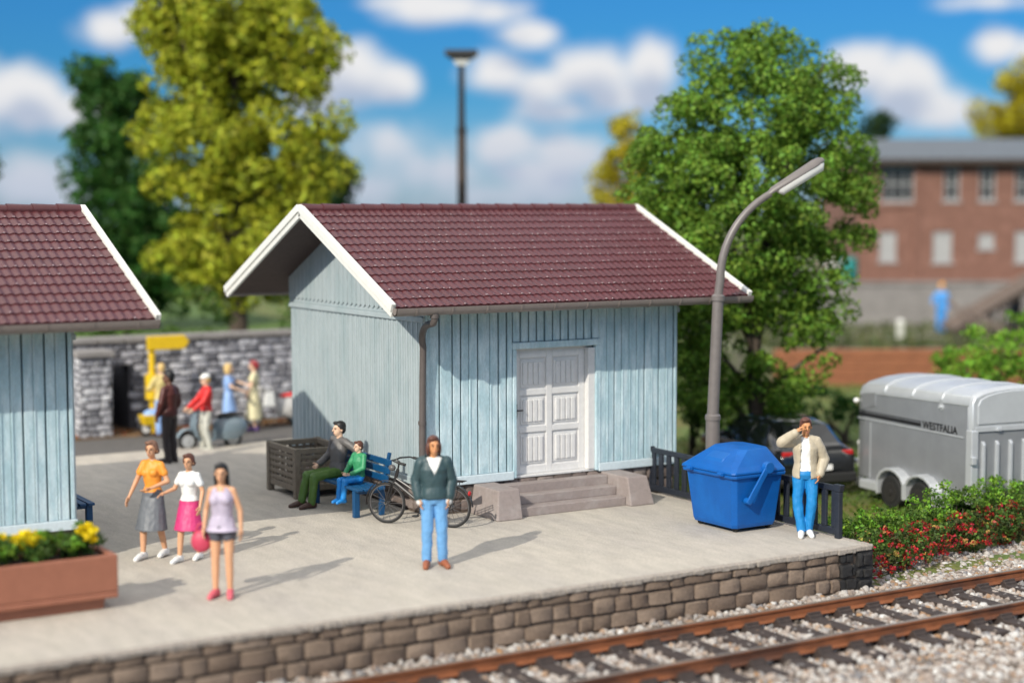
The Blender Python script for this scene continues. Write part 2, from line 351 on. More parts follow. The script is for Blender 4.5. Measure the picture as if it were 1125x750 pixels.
# rough broken edge of the platform surfacing
e=MB(); x=-16.
rr=random.Random(3)
while x<PX1-.1:
    w=rr.uniform(.06,.16); e.box((x,PY0-.045-rr.random()*.03,-.055-rr.random()*.02),(min(x+w,PX1),PY0+.075,.003+rr.random()*.008)); x+=w
y=PY0
while y<-.9:
    w=rr.uniform(.06,.16); e.box((PX1-.075,y,-.055),(PX1+.03+rr.random()*.03,y+w,.003+rr.random()*.008)); y+=w
struct(e,'platform_edge',M['kerbline'],bevel=.008,seg=1)

def stones(mb, org, ud, nd, L, H, course, wmin, wmax, bulge, rd, gap=.012, skip=None, jit=.016):
    """courses of pillowed stones on the vertical face org + ud*u + z, outward nd"""
    org=Vector(org); ud=Vector(ud); nd=Vector(nd); z=0.
    while z<H-.04:
        h=min(course*rd.uniform(.8,1.2),H-z)
        if H-z-h<.08: h=H-z
        u=-rd.random()*wmin
        while u<L:
            w=rd.uniform(wmin,wmax); a=max(u,0)+gap/2; b=min(u+w,L)-gap/2; u+=w
            if b-a<.05: continue
            if skip and skip((a+b)/2,z+h/2): continue
            dz=z
            n=5; vs=[];fs=[]; bl=bulge*rd.uniform(.6,1.3)
            z0=dz+gap/2+rd.uniform(0,jit); z1=dz+h-gap/2-rd.uniform(0,jit)
            Q_=(0,.09,.5,.91,1)
            for i in range(n):
                for j in range(n):
                    s=Q_[i]; t=Q_[j]; e2=min(min(s,1-s),min(t,1-t))
                    o=0 if e2==0 else bl*(.8 if e2<.3 else 1)+rd.uniform(-.25,.25)*bl
                    sx=a+(b-a)*s; sz=z0+(z1-z0)*t
                    if e2==0 and (s in(0,1)) and (t in(0,1)): sx+= (.018 if s==0 else -.018); sz+=(.018 if t==0 else -.018)
                    vs.append(org+ud*(sx+rd.uniform(-jit,jit)*.5)+Vector((0,0,sz+rd.uniform(-jit,jit)*.3))+nd*o)
            for i in range(n-1):
                for j in range(n-1): 
                    q=(i*n+j,(i+1)*n+j,(i+1)*n+j+1,i*n+j+1); fs.append(q)
            mb.add(vs,fs)
        z+=h
# platform retaining wall
pw=thing('retaining_wall','low brown stone retaining wall along the platform edge beside the track','wall',(-16,PY0,GZ-.2))
w=MB(); w.box((0,0,0),(PX1+16-.3,.06,GZ*-1+.2-.055)); w.build('mortar_backing',M['mortar'],pw)
w=MB(); stones(w,(0,-.002,.02),(1,0,0),(0,-1,0),PX1+16-.62,.2-GZ-.075,.20,.22,.50,.042,random.Random(11)); w.build('stone_face',M['wallstone'],pw,smooth=50)
w=MB(); w.box((16+PX1-.30,-.02,0),(16+PX1+.02,.25,.79)); stones(w,(16+PX1-.62,-.003,.02),(1,0,0),(0,-1,0),.32,.76,.19,.14,.30,.05,random.Random(5),jit=.03); stones(w,(16+PX1-.3,-.022,.02),(1,0,0),(0,-1,0),.31,.76,.19,.12,.26,.045,random.Random(6),jit=.03)
w.build('corner_pier',M['blackstone'],pw,smooth=50,bevel=.015)
w=MB(); stones(w,(16+PX1-.03,.26,.02),(0,1,0),(1,0,0),5.0,.2-GZ-.075,.235,.26,.62,.04,random.Random(12)); w.box((16+PX1-.06,.26,0),(16+PX1-.028,5.3,.79)); w.build('side_face',M['wallstone'],pw,smooth=50)

# ballast, rails
TZ=-.52
def ty(x,off): return -6.72+.006*x-off
bd=MB(); bd.box((-30,-18,GZ-.5),(40,PY0-.02,-.765)); bd.loft([[(-30,-6.74,-1.2),(-30,-6.74,-.745),(-30,-6.075,-.64),(-30,-6.075,-1.2)],[(40,-6.74,-1.2),(40,-6.74,-.745),(40,-6.075,-.64),(40,-6.075,-1.2)]]); bd.loft([[(PX1+.02,-6.06,-1.2),(PX1+.02,-6.06,-.77),(PX1+.02,-5.3,-.640),(PX1+.02,-5.3,-1.2)],[(40,-6.06,-1.2),(40,-6.06,-.77),(40,-4.2,-.640),(40,-4.2,-1.2)]]); struct(bd,'ballast_bed',M['ballast_bed'])
def rocks(name,boxes,mats,label,cat,seed,zfun,smin,smax):
    rg=np.random.default_rng(seed)
    t=(1+5**.5)/2
    ico=np.array([(-1,t,0),(1,t,0),(-1,-t,0),(1,-t,0),(0,-1,t),(0,1,t),(0,-1,-t),(0,1,-t),(t,0,-1),(t,0,1),(-t,0,-1),(-t,0,1)])/1.9
    F=np.array([(0,11,5),(0,5,1),(0,1,7),(0,7,10),(0,10,11),(1,5,9),(5,11,4),(11,10,2),(10,7,6),(7,1,8),(3,9,4),(3,4,2),(3,2,6),(3,6,8),(3,8,9),(4,9,5),(2,4,11),(6,2,10),(8,6,7),(9,8,1)])
    P=[]
    for (x0,x1,y0,y1,n) in boxes:
        q=np.c_[rg.uniform(x0,x1,n),rg.uniform(y0,y1,n)]; P.append(q)
    P=np.concatenate(P); n=len(P); z=zfun(P[:,0],P[:,1],rg)
    s=rg.uniform(smin,smax,(n,1,1))*rg.uniform(.65,1.35,(n,1,3)); V=ico[None]*s*rg.uniform(.75,1.25,(n,12,1))
    a=rg.uniform(0,6.28,n); c,sn=np.cos(a)[:,None],np.sin(a)[:,None]
    X=V[:,:,0]*c-V[:,:,1]*sn; Y=V[:,:,0]*sn+V[:,:,1]*c
    V=np.stack([X+P[:,:1],Y+P[:,1:],V[:,:,2]+z[:,None]],2).reshape(-1,3)
    FF=(F[None]+np.arange(n)[:,None,None]*12).reshape(-1,3)
    o=link(name,npmesh(name,V,FF,3),mats); return tag(o,label,cat,kind='stuff')
def bz(x,y,rg):
    off=-6.72+.006*x-y
    base=np.where(np.abs(off-.735)<1.4,-.735,-.77)
    base=np.where((y>-6.72)&(y<=-6.05),-.735+(y+6.72)*.17,base)
    base=np.where(y>-6.05,np.minimum(-.655,-.765+(y+6.1)*.13),base)
    return base+rg.uniform(-.035,.008,len(x))
rocks('ballast_gravel',[(-7,11,-8.1,-6.85,8500),(-5,11,-10.2,-8.3,10500),(-7,11,-6.74,-6.1,5200),(4.2,13,-6.75,-4.9,7500),(-13,-7,-8.1,-6.1,4500),(-12,12,-11.8,-10.2,7000),(-13,-7,-10.2,-8.3,4000)],M['ballast'],'loose pale pink, grey and orange gravel filling the track bed','gravel',4,bz,.024,.062)
tr=thing('railway_track','rusty brown single railway track with dark sleepers in gravel','railway track',(0,0,0))
for off in (0.,1.435):
    m_=MB()
    prof=[(-.065,-.16),(.065,-.16),(.065,-.145),(.012,-.125),(.012,-.045),(.036,-.03),(.036,0),(-.036,0),(-.036,-.03),(-.012,-.045),(-.012,-.125),(-.065,-.145)]
    m_.prism(prof,lambda u,v,x:Vector((x,ty(x,off)+u,TZ+v)),-22,32)
    rail=m_.build('rail',M['rust'],tr,bevel=.006)
    m_=MB(); m_.prism([(-.03,.002),(.03,.002),(.03,.006),(-.03,.006)],lambda u,v,x:Vector((x,ty(x,off)+u,TZ+v)),-22,32); m_.build('rail_head',M['railtop'],rail)
slp=None
for k in range(64):
    x=-14+k*.545
    if slp is None:
        top=[(-2.03,0)]
        for off in (1.435,0):
            for s_ in (-1,1):
                y=-off+s_*.115; top+=[(y-.06,0),(y-.05,.035),(y-.022,.04),(y-.018,.075),(y+.018,.075),(y+.022,.04),(y+.05,.035),(y+.06,0)]
        top+=[(.55,0)]
        m_=MB(); m_.prism([(.55,-.15),(-2.03,-.15)][::-1]+top[::-1],lambda u,v,x:Vector((x,u,v)),-.115,.115)
        slp=m_.build('sleeper',M['sleeper'],tr,bevel=.008); o=slp
    else:
        o=slp.copy(); COL.objects.link(o)
    o.location=(x,ty(x,0),TZ-.162)
# ------------------------------------------------------------------ the goods sheds
SL,SW,ZB,ZT,ZE,ZR,OX,OY = 4.92,5.27,.487,3.30,3.40,4.885,.985,.72
def make_shed(label, loc):
    t=thing('wooden_shed',label,'shed',loc)
    rd=random.Random(21)
    # masonry base
    m=MB(); m.box((.04,.04,GZ),(SL-.04,SW-.04,ZB-.002)); f=m.build('foundation',M['mortar'],t)
    m=MB()
    stones(m,(0.03,.038,0.02),(1,0,0),(0,-1,0),SL-.06,ZB-.03,.23,.25,.5,.03,rd)
    stones(m,(.038,SW-.03,0.02),(0,-1,0),(-1,0,0),SW-.06,ZB-.03,.23,.25,.5,.03,rd)
    stones(m,(SL-.038,.03,GZ),(0,1,0),(1,0,0),SW-.06,ZB-GZ-.03,.23,.25,.5,.03,rd)
    m.build('foundation_stone',M['plinth'],f,smooth=50)
    DX0,DX1,DZ1=1.66,3.22,2.61                                # door opening
    # front wall: boards with dark joints
    m=MB(); 
    m.box((.02,.02,ZB),(DX0,.10,ZT+.08)); m.box((DX1,.02,ZB),(SL-.02,.10,ZT+.08)); m.box((DX0,.02,DZ1),(DX1,.10,ZT+.08))
    m.box((DX0-.05,.1,ZB),(DX0,.34,DZ1)); m.box((DX1,.1,ZB),(DX1+.05,.34,DZ1)); m.box((DX0-.05,.1,DZ1),(DX1+.05,.34,DZ1+.05))
    fw=m.build('front_wall',M['groove'],t)
    m=MB(); x=0.
    while x<SL-.01:
        w=.155 if rd.random()<.87 else .235
        if x+w>SL-.06: w=SL-x
        a,b=x+.014,x+w-.014; d=rd.uniform(-.006,.006)
        inside = x>=DX0-.08 and x<DX1+.07
        stop = DX0-.072 if x<DX0-.09 else (DX1+.072 if inside else SL)
        if x+w>stop-.05: w=stop-x; b=x+w-.011
        if b-a>.02:
            z0 = DZ1+.115 if inside else ZB+.125
            m.box((a,-.018+d,z0),(b,.04,ZT+.04))
            if not inside and rd.random()<.55: m.box((a-.004-.018,-.03+d,z0),(a-.004+.012,.0,ZT+.02))
        x+=w
    m.build('weatherboard',M['facade'],fw,bevel=.006,seg=1)
    m=MB(); m.box((-.02,-.045,ZB-.02),(DX0-.06,.04,ZB+.122)); m.box((DX1+.06,-.045,ZB-.02),(SL+.02,.04,ZB+.122)); m.build_each('sill_board',M['trim'],fw,bevel=.012)
    m=MB(); m.box((DX0-.085,-.05,DZ1+.0),(DX1+.085,.06,DZ1+.11)); m.box((DX0-.07,-.035,ZB+.0),(DX0+.002,.06,DZ1-.002)); m.box((DX1-.002,-.035,ZB),(DX1+.07,.06,DZ1-.002))
    m.build('door_frame',M['facade'],t,bevel=.012)
    # gables
    for side,(gx,sg) in enumerate(((0,-1),(SL,1))):
        m=MB(); xin=gx-sg*.08
        def gp(u,v,w): return Vector((w,u,v))
        sl_=(ZR-ZE)/(SW/2+OY); zc=ZE+sl_*OY-.06; za=ZR-.06
        m.prism([(0.02,ZB),(SW-.02,ZB),(SW-.02,zc),(SW/2,za),(0.02,zc)],gp,min(gx-sg*.02,xin),max(gx-sg*.02,xin))
        gw=m.build('gable_wall',M['groove'],t)
        m=MB(); y=0.
        while y<SW-.01:
            w=.172
            if y+w>SW-.06: w=SW-y
            a,b=y+.006,y+w-.006
            p=[(a,ZB+.1),(b,ZB+.1),(b,3.10),(a,3.10)]
            m.prism(p,gp,*sorted((gx+sg*.014,gx-sg*.03)))
            m.prism([(a+.05,ZB+.1),(b-.05,ZB+.1),(b-.05,3.10),(a+.05,3.10)],gp,*sorted((gx+sg*.030,gx+sg*.010)))
            # upper panel with scalloped ends, proud of the lower boards
            top=lambda q: min(zc+sl_*q,za-sl_*(q-SW/2)) if True else 0
            ta=zc+sl_*min(a,SW-a)-.0; tb=zc+sl_*min(b,SW-b)-.0
            md=(a+b)/2; tm=zc+sl_*min(md,SW-md)
            m.prism([(a,3.30),(a+.04,3.26),(md,3.245),(b-.04,3.26),(b,3.30),(b,tb),(md,tm),(a,ta)],gp,*sorted((gx+sg*.052,gx-sg*.02)))
            y+=w
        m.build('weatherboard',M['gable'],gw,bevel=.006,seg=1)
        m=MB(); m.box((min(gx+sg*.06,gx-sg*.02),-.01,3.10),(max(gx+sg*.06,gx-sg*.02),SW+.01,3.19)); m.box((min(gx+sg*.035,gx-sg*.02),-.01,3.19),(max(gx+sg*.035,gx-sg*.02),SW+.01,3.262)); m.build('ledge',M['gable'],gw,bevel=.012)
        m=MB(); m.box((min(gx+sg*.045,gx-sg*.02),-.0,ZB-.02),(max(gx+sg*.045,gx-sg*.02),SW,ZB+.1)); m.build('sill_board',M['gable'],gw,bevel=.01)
    m=MB(); m.box((.02,SW-.1,ZB),(SL-.02,SW,ZT)); m.build('back_wall',M['facade'],t)
    # door leaf: six panels of upright bars
    d=thing('door',None,None,(0,0,0)); d.parent=t
    m=MB(); x0,x1,z0,z1=DX0+.02,DX1-.14,ZB+.03,DZ1-.04; yd=.15
    m.box((x0,yd,z0),(x1,yd+.05,z1))
    W=x1-x0; H=z1-z0; st=.115
    for xx in (x0,x0+W/2-st/2,x1-st): m.box((xx,yd-.035,z0),(xx+st,yd+.002,z1))
    zs=[z0,z0+H*.33,z0+H*.63,z1-.13]
    for zz,hh in ((z0,.13),(z0+H*.335,.1),(z0+H*.635,.1),(z1-.13,.13)):
        for a in (x0+st+.001,x0+W/2+st/2+.001): m.box((a,yd-.033,zz),(a+W/2-1.5*st-.002,yd+.002,zz+hh))
    leaf=m.build('door_leaf',M['door'],d,bevel=.008)
    for zz,ztop in ((z0+.13,z0+H*.335),(z0+H*.335+.1,z0+H*.635),(z0+H*.635+.1,z1-.13)):
        for a in (x0+st,x0+W/2+st/2):
            b=a+W/2-1.5*st; m=MB()
            m.box((a+.035,yd-.018,zz+.035),(b-.035,yd+.002,ztop-.035))
            n=4; ww=(b-a-.12)/n
            for k in range(n): m.box((a+.06+k*ww+.012,yd-.04,zz+.075),(a+.06+(k+1)*ww-.012,yd-.01,ztop-.075))
            m.build('door_panel',M['door'],d,bevel=.008)
    m=MB(); m.box((x0+.02,yd-.05,ZB+.97),(x0+.07,yd-.03,ZB+1.2)); m.tube([(x0+.045,yd-.05,ZB+1.1),(x0+.045,yd-.1,ZB+1.1),(x0+.15,yd-.1,ZB+1.1)],.014,8); m.build('door_handle',M['dark_metal'],d,bevel=.004)
    m=MB(); m.box((x1+.004,.0,ZB+.03),(DX1-.002,.2,DZ1-.04)); m.box((DX0+.001,.1,DZ1-.04),(DX1-.001,.2,DZ1-.001)); m.box((DX0+.0,.02,ZB-.01),(DX1,.2,ZB+.028)); m.build('door_jamb',M['door'],t,bevel=.006)
    # roof
    half=SW/2+OY; rise=ZR-ZE; Ls=math.hypot(half,rise); cs,sn=half/Ls,rise/Ls
    X0,X1=-OX+.03,SL+OX-.03
    for s_ in (-1,1):
        m=MB(); th=.07
        def rp(s,o): # s from eave, o above slab
            y=-OY+s*cs-o*sn; z=ZE+s*sn+o*cs
            return (y if s_<0 else SW-y, z)
        rs=m
        p=[rp(0,-.0),rp(Ls,0),rp(Ls,-th),rp(0,-th)]
        if s_>0: p=p[::-1]
        m.prism(p,lambda u,v,w:Vector((w,u,v)),X0+.02,X1-.02)
        slope=m.build('roof_slope',M['soffit'],t)
        m=MB(); nrow=13; ncol=int(round((X1-X0)/.132)); cw=(X1-X0)/ncol; ns=6; rw=(Ls-.02)/nrow
        prof=[0,.006,.015,.019,.015,.006]
        U=[];Hh=[]
        for c in range(ncol):
            for k in range(ns): U.append(X0+(c+k/ns)*cw); Hh.append(prof[k])
        U.append(X1); Hh.append(0)
        nu=len(U); vs=[]; fs=[]
        for r in range(nrow):
            sa=-.05+r*rw; sb=-.05+(r+1)*rw+.03
            jr=[rd.uniform(-.005,.006) for _ in range(ncol+1)]
            for (sx,base) in ((sa,.012),(sa,.036),(sb,.018)):
                for i in range(nu):
                    j=jr[min(i//ns,ncol)]
                    y,z=rp(sx+j, base+(Hh[i] if base>.013 else 0)); vs.append((U[i],y,z))
            b=r*3*nu
            for i in range(nu-1):
                for q in range(2):
                    f_=(b+q*nu+i,b+q*nu+i+1,b+(q+1)*nu+i+1,b+(q+1)*nu+i)
                    fs.append(f_ if s_<0 else f_[::-1])
        m.add(vs,fs)
        m.slot=1
        for r in range(nrow):
            for c in range(ncol):
                if rd.random()<.42:
                    y,z=rp(-.05+r*rw+rd.uniform(-.004,.012),.036+.024); xx=X0+(c+.5)*cw+rd.uniform(-.02,.02); m.cbox((xx,y,z),(rd.uniform(.012,.032),.016,.012))
        m.build('roof_tiles',[M['tile'],M['nib']],slope,smooth=40)
        # verge boards at both ends
        for ex,sg in ((-OX,-1),(SL+OX,1)):
            m=MB()
            for (dx,d0,d1) in ((.0,-.125,.085),(.028,-.03,.10)):
                p=[rp(-.055,d0),rp(-.055,d1),rp(Ls+.0,d1),rp(Ls,d0)]
                if s_>0: p=p[::-1]
                a,b=sorted((ex+sg*dx,ex-sg*(.05+dx*.2))); m.prism(p,lambda u,v,w:Vector((w,u,v)),a,b)
            m.build('verge_board',M['white'],t,bevel=.012)
    m=MB(); nr=int((X1-X0)/.365); rl=(X1-X0)/nr
    for k in range(nr):
        a=X0+k*rl; pts=[];
        ringA=[];ringB=[]
        for (xx,rr_,lst) in ((a-.0,.105,ringA),(a+rl+.03,.088,ringB)):
            for q in range(9):
                w=math.pi*q/8; lst.append((xx,SW/2+math.cos(w)*rr_*1.25,ZR+.0+math.sin(w)*rr_-.0))
            lst.append((xx,SW/2-.1,ZR-.06)); lst.append((xx,SW/2+.1,ZR-.06))
        m.loft([ringA,ringB])
    m.build('ridge_cap',M['tile'],t,smooth=40)
    # gutters and downpipe
    for s_,yy in ((-1,-OY-.095),(1,SW+OY+.095)):
        m=MB(); n=9; A=[];B=[]
        for (lst,xx) in ((A,-OX+.02),(B,SL+OX-.02)):
            for q in range(n): w=math.pi+math.pi*q/(n-1); lst.append((xx,yy+math.cos(w)*.092,ZE-.0+math.sin(w)*.125))
            for q in range(n): w=2*math.pi-math.pi*q/(n-1); lst.append((xx,yy+math.cos(w)*.076,ZE-.0+math.sin(w)*.108))
        m.loft([A,B]); 
        for xx in (-OX+.02,SL+OX-.028): m.prism([(yy+math.cos(math.pi+math.pi*q/8)*.092,ZE+math.sin(math.pi+math.pi*q/8)*.125) for q in range(9)],lambda u,v,w:Vector((w,u,v)),xx,xx+.008)
        gt=m.build('gutter',M['gutter'],t,smooth=40)
        m=MB(); k=0
        xx=-OX+.35
        while xx<SL+OX-.2:
            L_=[[(xx+dx,yy+math.cos(math.pi+math.pi*q/8)*r_,ZE+math.sin(math.pi+math.pi*q/8)*r_*1.33) for q in range(9)]+[(xx+dx,yy+math.cos(2*math.pi-math.pi*q/8)*.08,ZE+math.sin(2*math.pi-math.pi*q/8)*.11) for q in range(9)] for dx,r_ in ((0,.100),(.03,.100))]
            m.loft(L_); xx+=.62
        m.build_each('gutter_bracket',M['gutter'],gt,smooth=40)
    m=MB(); yy=-OY-.095; r_=.055
    pts=[(-.28,yy,ZE-.08),(-.28,yy,ZE-.19),(-.28,yy+.04,ZE-.25)]
    for q in range(1,9):
        w=q/8; pts.append((-.28+.165*w,yy+.04+.65*math.sin(w*math.pi/2),ZE-.26-.42*w*w))
    pts+=[(-.115,-.10,2.2),(-.125,-.095,1.2),(-.125,-.095,.08)]
    m.tube(pts,r_,12); m.tube([(-.28,yy,ZE-.10),(-.28,yy,ZE-.17)],.07,12); m.tube([(-.125,-.095,1.5),(-.125,-.095,1.56)],.064,12); m.tube([(-.125,-.095,.12),(-.125,-.095,.2)],.064,12)
    m.build('downpipe',M['pipe'],t,smooth=50)
    return t
SHED=(-.38,-.72,0)
make_shed('small blue-grey wooden goods shed with dark red tiled roof and white panelled door, seen whole',SHED)
make_shed('blue-grey wooden shed cut off by the left edge, behind the brown flower planter',(-6.13-SL,-1.13,0))

# ------------------------------------------------------------------ steps
st=thing('stone_steps','grey-brown stone steps between two blocks below the white door','steps',(SHED[0],SHED[1],0))
YF=-.90
for k,(yd,z1) in enumerate(((-.80,.145),(-.53,.29),(-.27,.43))):
    m=MB(); m.box((1.225,yd,0 if k==0 else z1-.147),(3.295,-.046 if k<2 else -.05,z1)) ; m.build('step',M['step'],st,bevel=.012)
for a,b,sl_ in ((.80,1.22,-1),(3.30,3.73,1)):
    m=MB(); dz=.47
    A=[(a-.05*(sl_<0),YF-.05,0),(b+.05*(sl_>0),YF-.05,0),(b+.05*(sl_>0),-.05,0),(a-.05*(sl_<0),-.05,0)]
    B=[(a+.03*(sl_<0),YF+.06,dz),(b-.03*(sl_>0),YF+.06,dz),(b-.03*(sl_>0),-.05,dz),(a+.03*(sl_<0),-.05,dz)]
    m.loft([A,B]); m.build('cheek_block',M['step'],st,bevel=.02)

# ------------------------------------------------------------------ bench
def make_bench(label,loc,rz=0,L=1.85,group='blue park benches'):
    t=thing('bench',label,'bench',loc,rz,group)        # sits facing -X, long in Y
    m=MB()
    for k in range(4): m.box((-.27+k*.13,-L/2,.43),(-.27+k*.13+.105,L/2,.475))
    m.build_each('seat_slat',M['bench'],t,bevel=.012)
    m=MB()
    for k in range(3):
        z=.60+k*.125; m.bar((.27+.03*k,-L/2,z),(.27+.03*k,L/2,z),.035,.105)
    m.build_each('backrest_slat',M['bench'],t,bevel=.01)
    for y in (-L/2+.16,L/2-.16):
        m=MB(); m.bar((.235,y,0),(.235,y,.44),.09,.07,(0,1,0)); m.bar((.25,y,.40),(.385,y,1.0),.05,.06,(0,1,0)); m.build('rear_leg',M['bench'],t,bevel=.01)
        m=MB(); m.bar((-.22,y,0),(-.22,y,.43),.10,.09,(0,1,0)); m.build('leg',M['bench'],t,bevel=.012)
        m=MB(); m.bar((-.26,y,.40),(.26,y,.40),.06,.06); m.build('seat_rail',M['bench'],t,bevel=.008)
    return t
BX,BY=-1.14,.60
make_bench('blue slatted bench against the grey gable, with two people sitting on it',(BX,BY,0))
make_bench('blue bench mostly hidden behind the cut-off shed, one end showing',(-5.56,1.67,0),R(180))

# ------------------------------------------------------------------ lattice crate
c=thing('lattice_planter','dark brown square lattice-sided wooden box left of the seated man','wooden box',(-1.52,1.85,0))
cw,cl,ch=1.0,1.25,.86
for (x,y) in ((.05,.05),(cw-.05,.05),(.05,cl-.05),(cw-.05,cl-.05)):
    m=MB(); m.cbox((x,y,ch/2),(.11,.11,ch)); m.build('corner_post',M['crate'],c,bevel=.012)
def panel(p0,p1,nrm):
    m=MB(); p0=Vector(p0); p1=Vector(p1); d=(p1-p0); L=d.length; d.normalize(); n=Vector(nrm)
    def bx(u0,u1,z0,z1,t0,t1):
        q=[p0+d*u0+n*t0,p0+d*u1+n*t0,p0+d*u1+n*t1,p0+d*u0+n*t1]
        m.loft([[(v.x,v.y,z0) for v in q],[(v.x,v.y,z1) for v in q]])
    bx(0,L,.12,.22,-.03,.03); bx(0,L,ch-.1,ch-.01,-.035,.04)
    k=max(5,int(L/.125)); 
    for i in range(k): u=(i+.5)*L/k; bx(u-.028,u+.028,.21,ch-.09,0.002,.022)
    for i in range(5): z=.22+(i+.5)*(ch-.32)/5; bx(0,L,z-.030,z+.030,.012,.030)
    m.build('lattice_panel',M['crate'],c,bevel=.005,seg=1)
panel((.05,.1,0),(.05,cl-.1,0),(-1,0,0)); panel((.1,.05,0),(cw-.1,.05,0),(0,-1,0)); panel((cw-.05,.1,0),(cw-.05,cl-.1,0),(1,0,0)); panel((.1,cl-.05,0),(cw-.1,cl-.05,0),(0,1,0))
m=MB(); m.box((.06,.06,.13),(cw-.06,cl-.06,.19)); m.build('floor_board',M['crate'],c)

# ------------------------------------------------------------------ bicycle
fp,rp_=Vector((-1.15,-.83,0)),Vector((-.47,-1.70,0)); dv=fp-rp_
bk=thing('bicycle','black city bicycle standing behind the man in the green cardigan','bicycle',(fp+rp_)/2,math.atan2(dv.y,dv.x))
wr=.325; hb=dv.length/2
def wheel(x):
    o=thing('wheel',None,None,(x,0,wr)); o.parent=bk
    m=MB(); m.ring((0,0,0),(0,1,0),wr-.018,.018,36,6); m.build('tyre',M['rubber'],o,smooth=180)
    m=MB(); m.ring((0,0,0),(0,1,0),wr-.042,.011,36,6); m.tube([(0,-.05,0),(0,.05,0)],.026,10); m.build('rim',M['bikegrey'],o,smooth=60)
    m=MB()
    for k in range(14):
        w=2*math.pi*k/14; m.tube([(.02*math.cos(w+.6),.02*(-1)**k,.02*math.sin(w+.6)),((wr-.045)*math.cos(w),0,(wr-.045)*math.sin(w))],.0035,4)
    m.build('spokes',M['bikegrey'],o)
wheel(hb); wheel(-hb)
m=MB(); BBx=-.12; T=lambda a,b,r: m.tube([a,b],r,8)
head0,head1=(hb-.14,0,.66),(hb-.20,0,.86); seat=( -hb+.28,0,.80); bb=(BBx,0,.29)
T(head0,bb,.026); T((hb-.16,0,.72),(-.14,0,.42),.02); T(bb,seat,.023); T(bb,(-hb,.055,wr),.013); T(bb,(-hb,-.055,wr),.013); T((-.19,0,.62),(-hb,.055,wr),.011); T((-.19,0,.62),(-hb,-.055,wr),.011); T(head0,head1,.028)
m.build('frame',M['bike'],bk,smooth=40)
m=MB(); m.tube([(hb-.13,0,.66),(hb-.09,0,.60)],.03,8)
for y in (-.05,.05): m.tube([(hb-.1,y,.64),(hb-.03,y,.42),(hb,y,wr)],.014,8)
m.build('fork',M['bike'],bk,smooth=40)
m=MB(); m.tube([(hb-.2,0,.86),(hb-.225,0,.98),(hb-.17,0,1.01)],.016,8); m.tube([(hb-.42,-.29,.99),(hb-.28,-.27,1.02),(hb-.17,-.14,1.02),(hb-.16,0,1.01),(hb-.17,.14,1.02),(hb-.28,.27,1.02),(hb-.42,.29,.99)],.014,8); m.build('handlebar',M['bike'],bk,smooth=40)
m=MB()
for y in (-.29,.29): m.tube([(hb-.46,y,.985),(hb-.33,y*.97,1.01)],.022,8)
m.build_each('grip',M['rubber'],bk,smooth=40)
m=MB(); m.ell((hb-.10,0,.88),(.06,.05,.05)); m.build('headlamp',M['bikegrey'],bk,smooth=180)
m=MB(); m.tube([(-hb+.28,0,.78),(-hb+.26,0,.93)],.015,8); m.loft([[(-hb+.12,-.09,.93),(-hb+.12,.09,.93),(-hb+.12,.08,.985),(-hb+.12,-.08,.985)],[(-hb+.25,-.07,.93),(-hb+.25,.07,.93),(-hb+.25,.06,.98),(-hb+.25,-.06,.98)],[(-hb+.42,-.025,.94),(-hb+.42,.025,.94),(-hb+.42,.02,.97),(-hb+.42,-.02,.97)]]); m.build('saddle',M['rubber'],bk,bevel=.015)
for x in (hb,-hb):
    m=MB(); A=[]
    for k in range(15):
        w=R(-8+k*(175 if x<0 else 150)/14)+ (0 if x>0 else R(10)); w=w if x>0 else w
        c_,s_=math.cos(w),math.sin(w); r1,r2=wr+.022,wr+.028
        A.append([(x+c_*r1,-.032,wr+s_*r1),(x+c_*r1,.032,wr+s_*r1),(x+c_*r2,.028,wr+s_*r2),(x+c_*r2,-.028,wr+s_*r2)])
    m.loft(A); m.build('mudguard',M['bike'],bk,smooth=40)
m=MB(); 
for y in (-.07,0,.07): m.tube([(-hb-.22,y,.73),(-hb+.24,y,.73)],.008,6)
for x in (-hb-.2,-hb,-hb+.2): m.tube([(x,-.075,.73),(x,.075,.73)],.008,6)
for y in (-.06,.06): m.tube([(-hb-.12,y,.73),(-hb,y,wr)],.007,6); m.tube([(-hb+.1,y,.73),(-hb,y,wr)],.007,6)
m.build('luggage_rack',M['bike'],bk)
m=MB(); m.tube([(BBx,-.05,.29),(BBx,-.075,.29)],.095,18); m.bar((BBx,-.06,.36),(-hb,-.06,wr+.05),.01,.05); m.bar((BBx,-.06,.215),(-hb,-.06,wr-.05),.01,.02); m.build('chain_guard',M['bike'],bk)
for s_ in (-1,1):
    m=MB(); m.tube([(BBx,s_*.06,.29),(BBx+.12*s_,s_*.085,.29-.12*s_)],.010,6); m.cbox((BBx+.12*s_,s_*.13,.29-.12*s_),(.08,.09,.022)); m.build('pedal',M['bike'],bk)
m=MB(); m.tube([(-.2,.05,.28),(-.24,.16,.0)],.010,6); m.build('kickstand',M['bikegrey'],bk)
m=MB(); m.ell((-hb-.30,0,.55),(.025,.045,.04)); m.build('rear_light',M['red_lens'],bk)

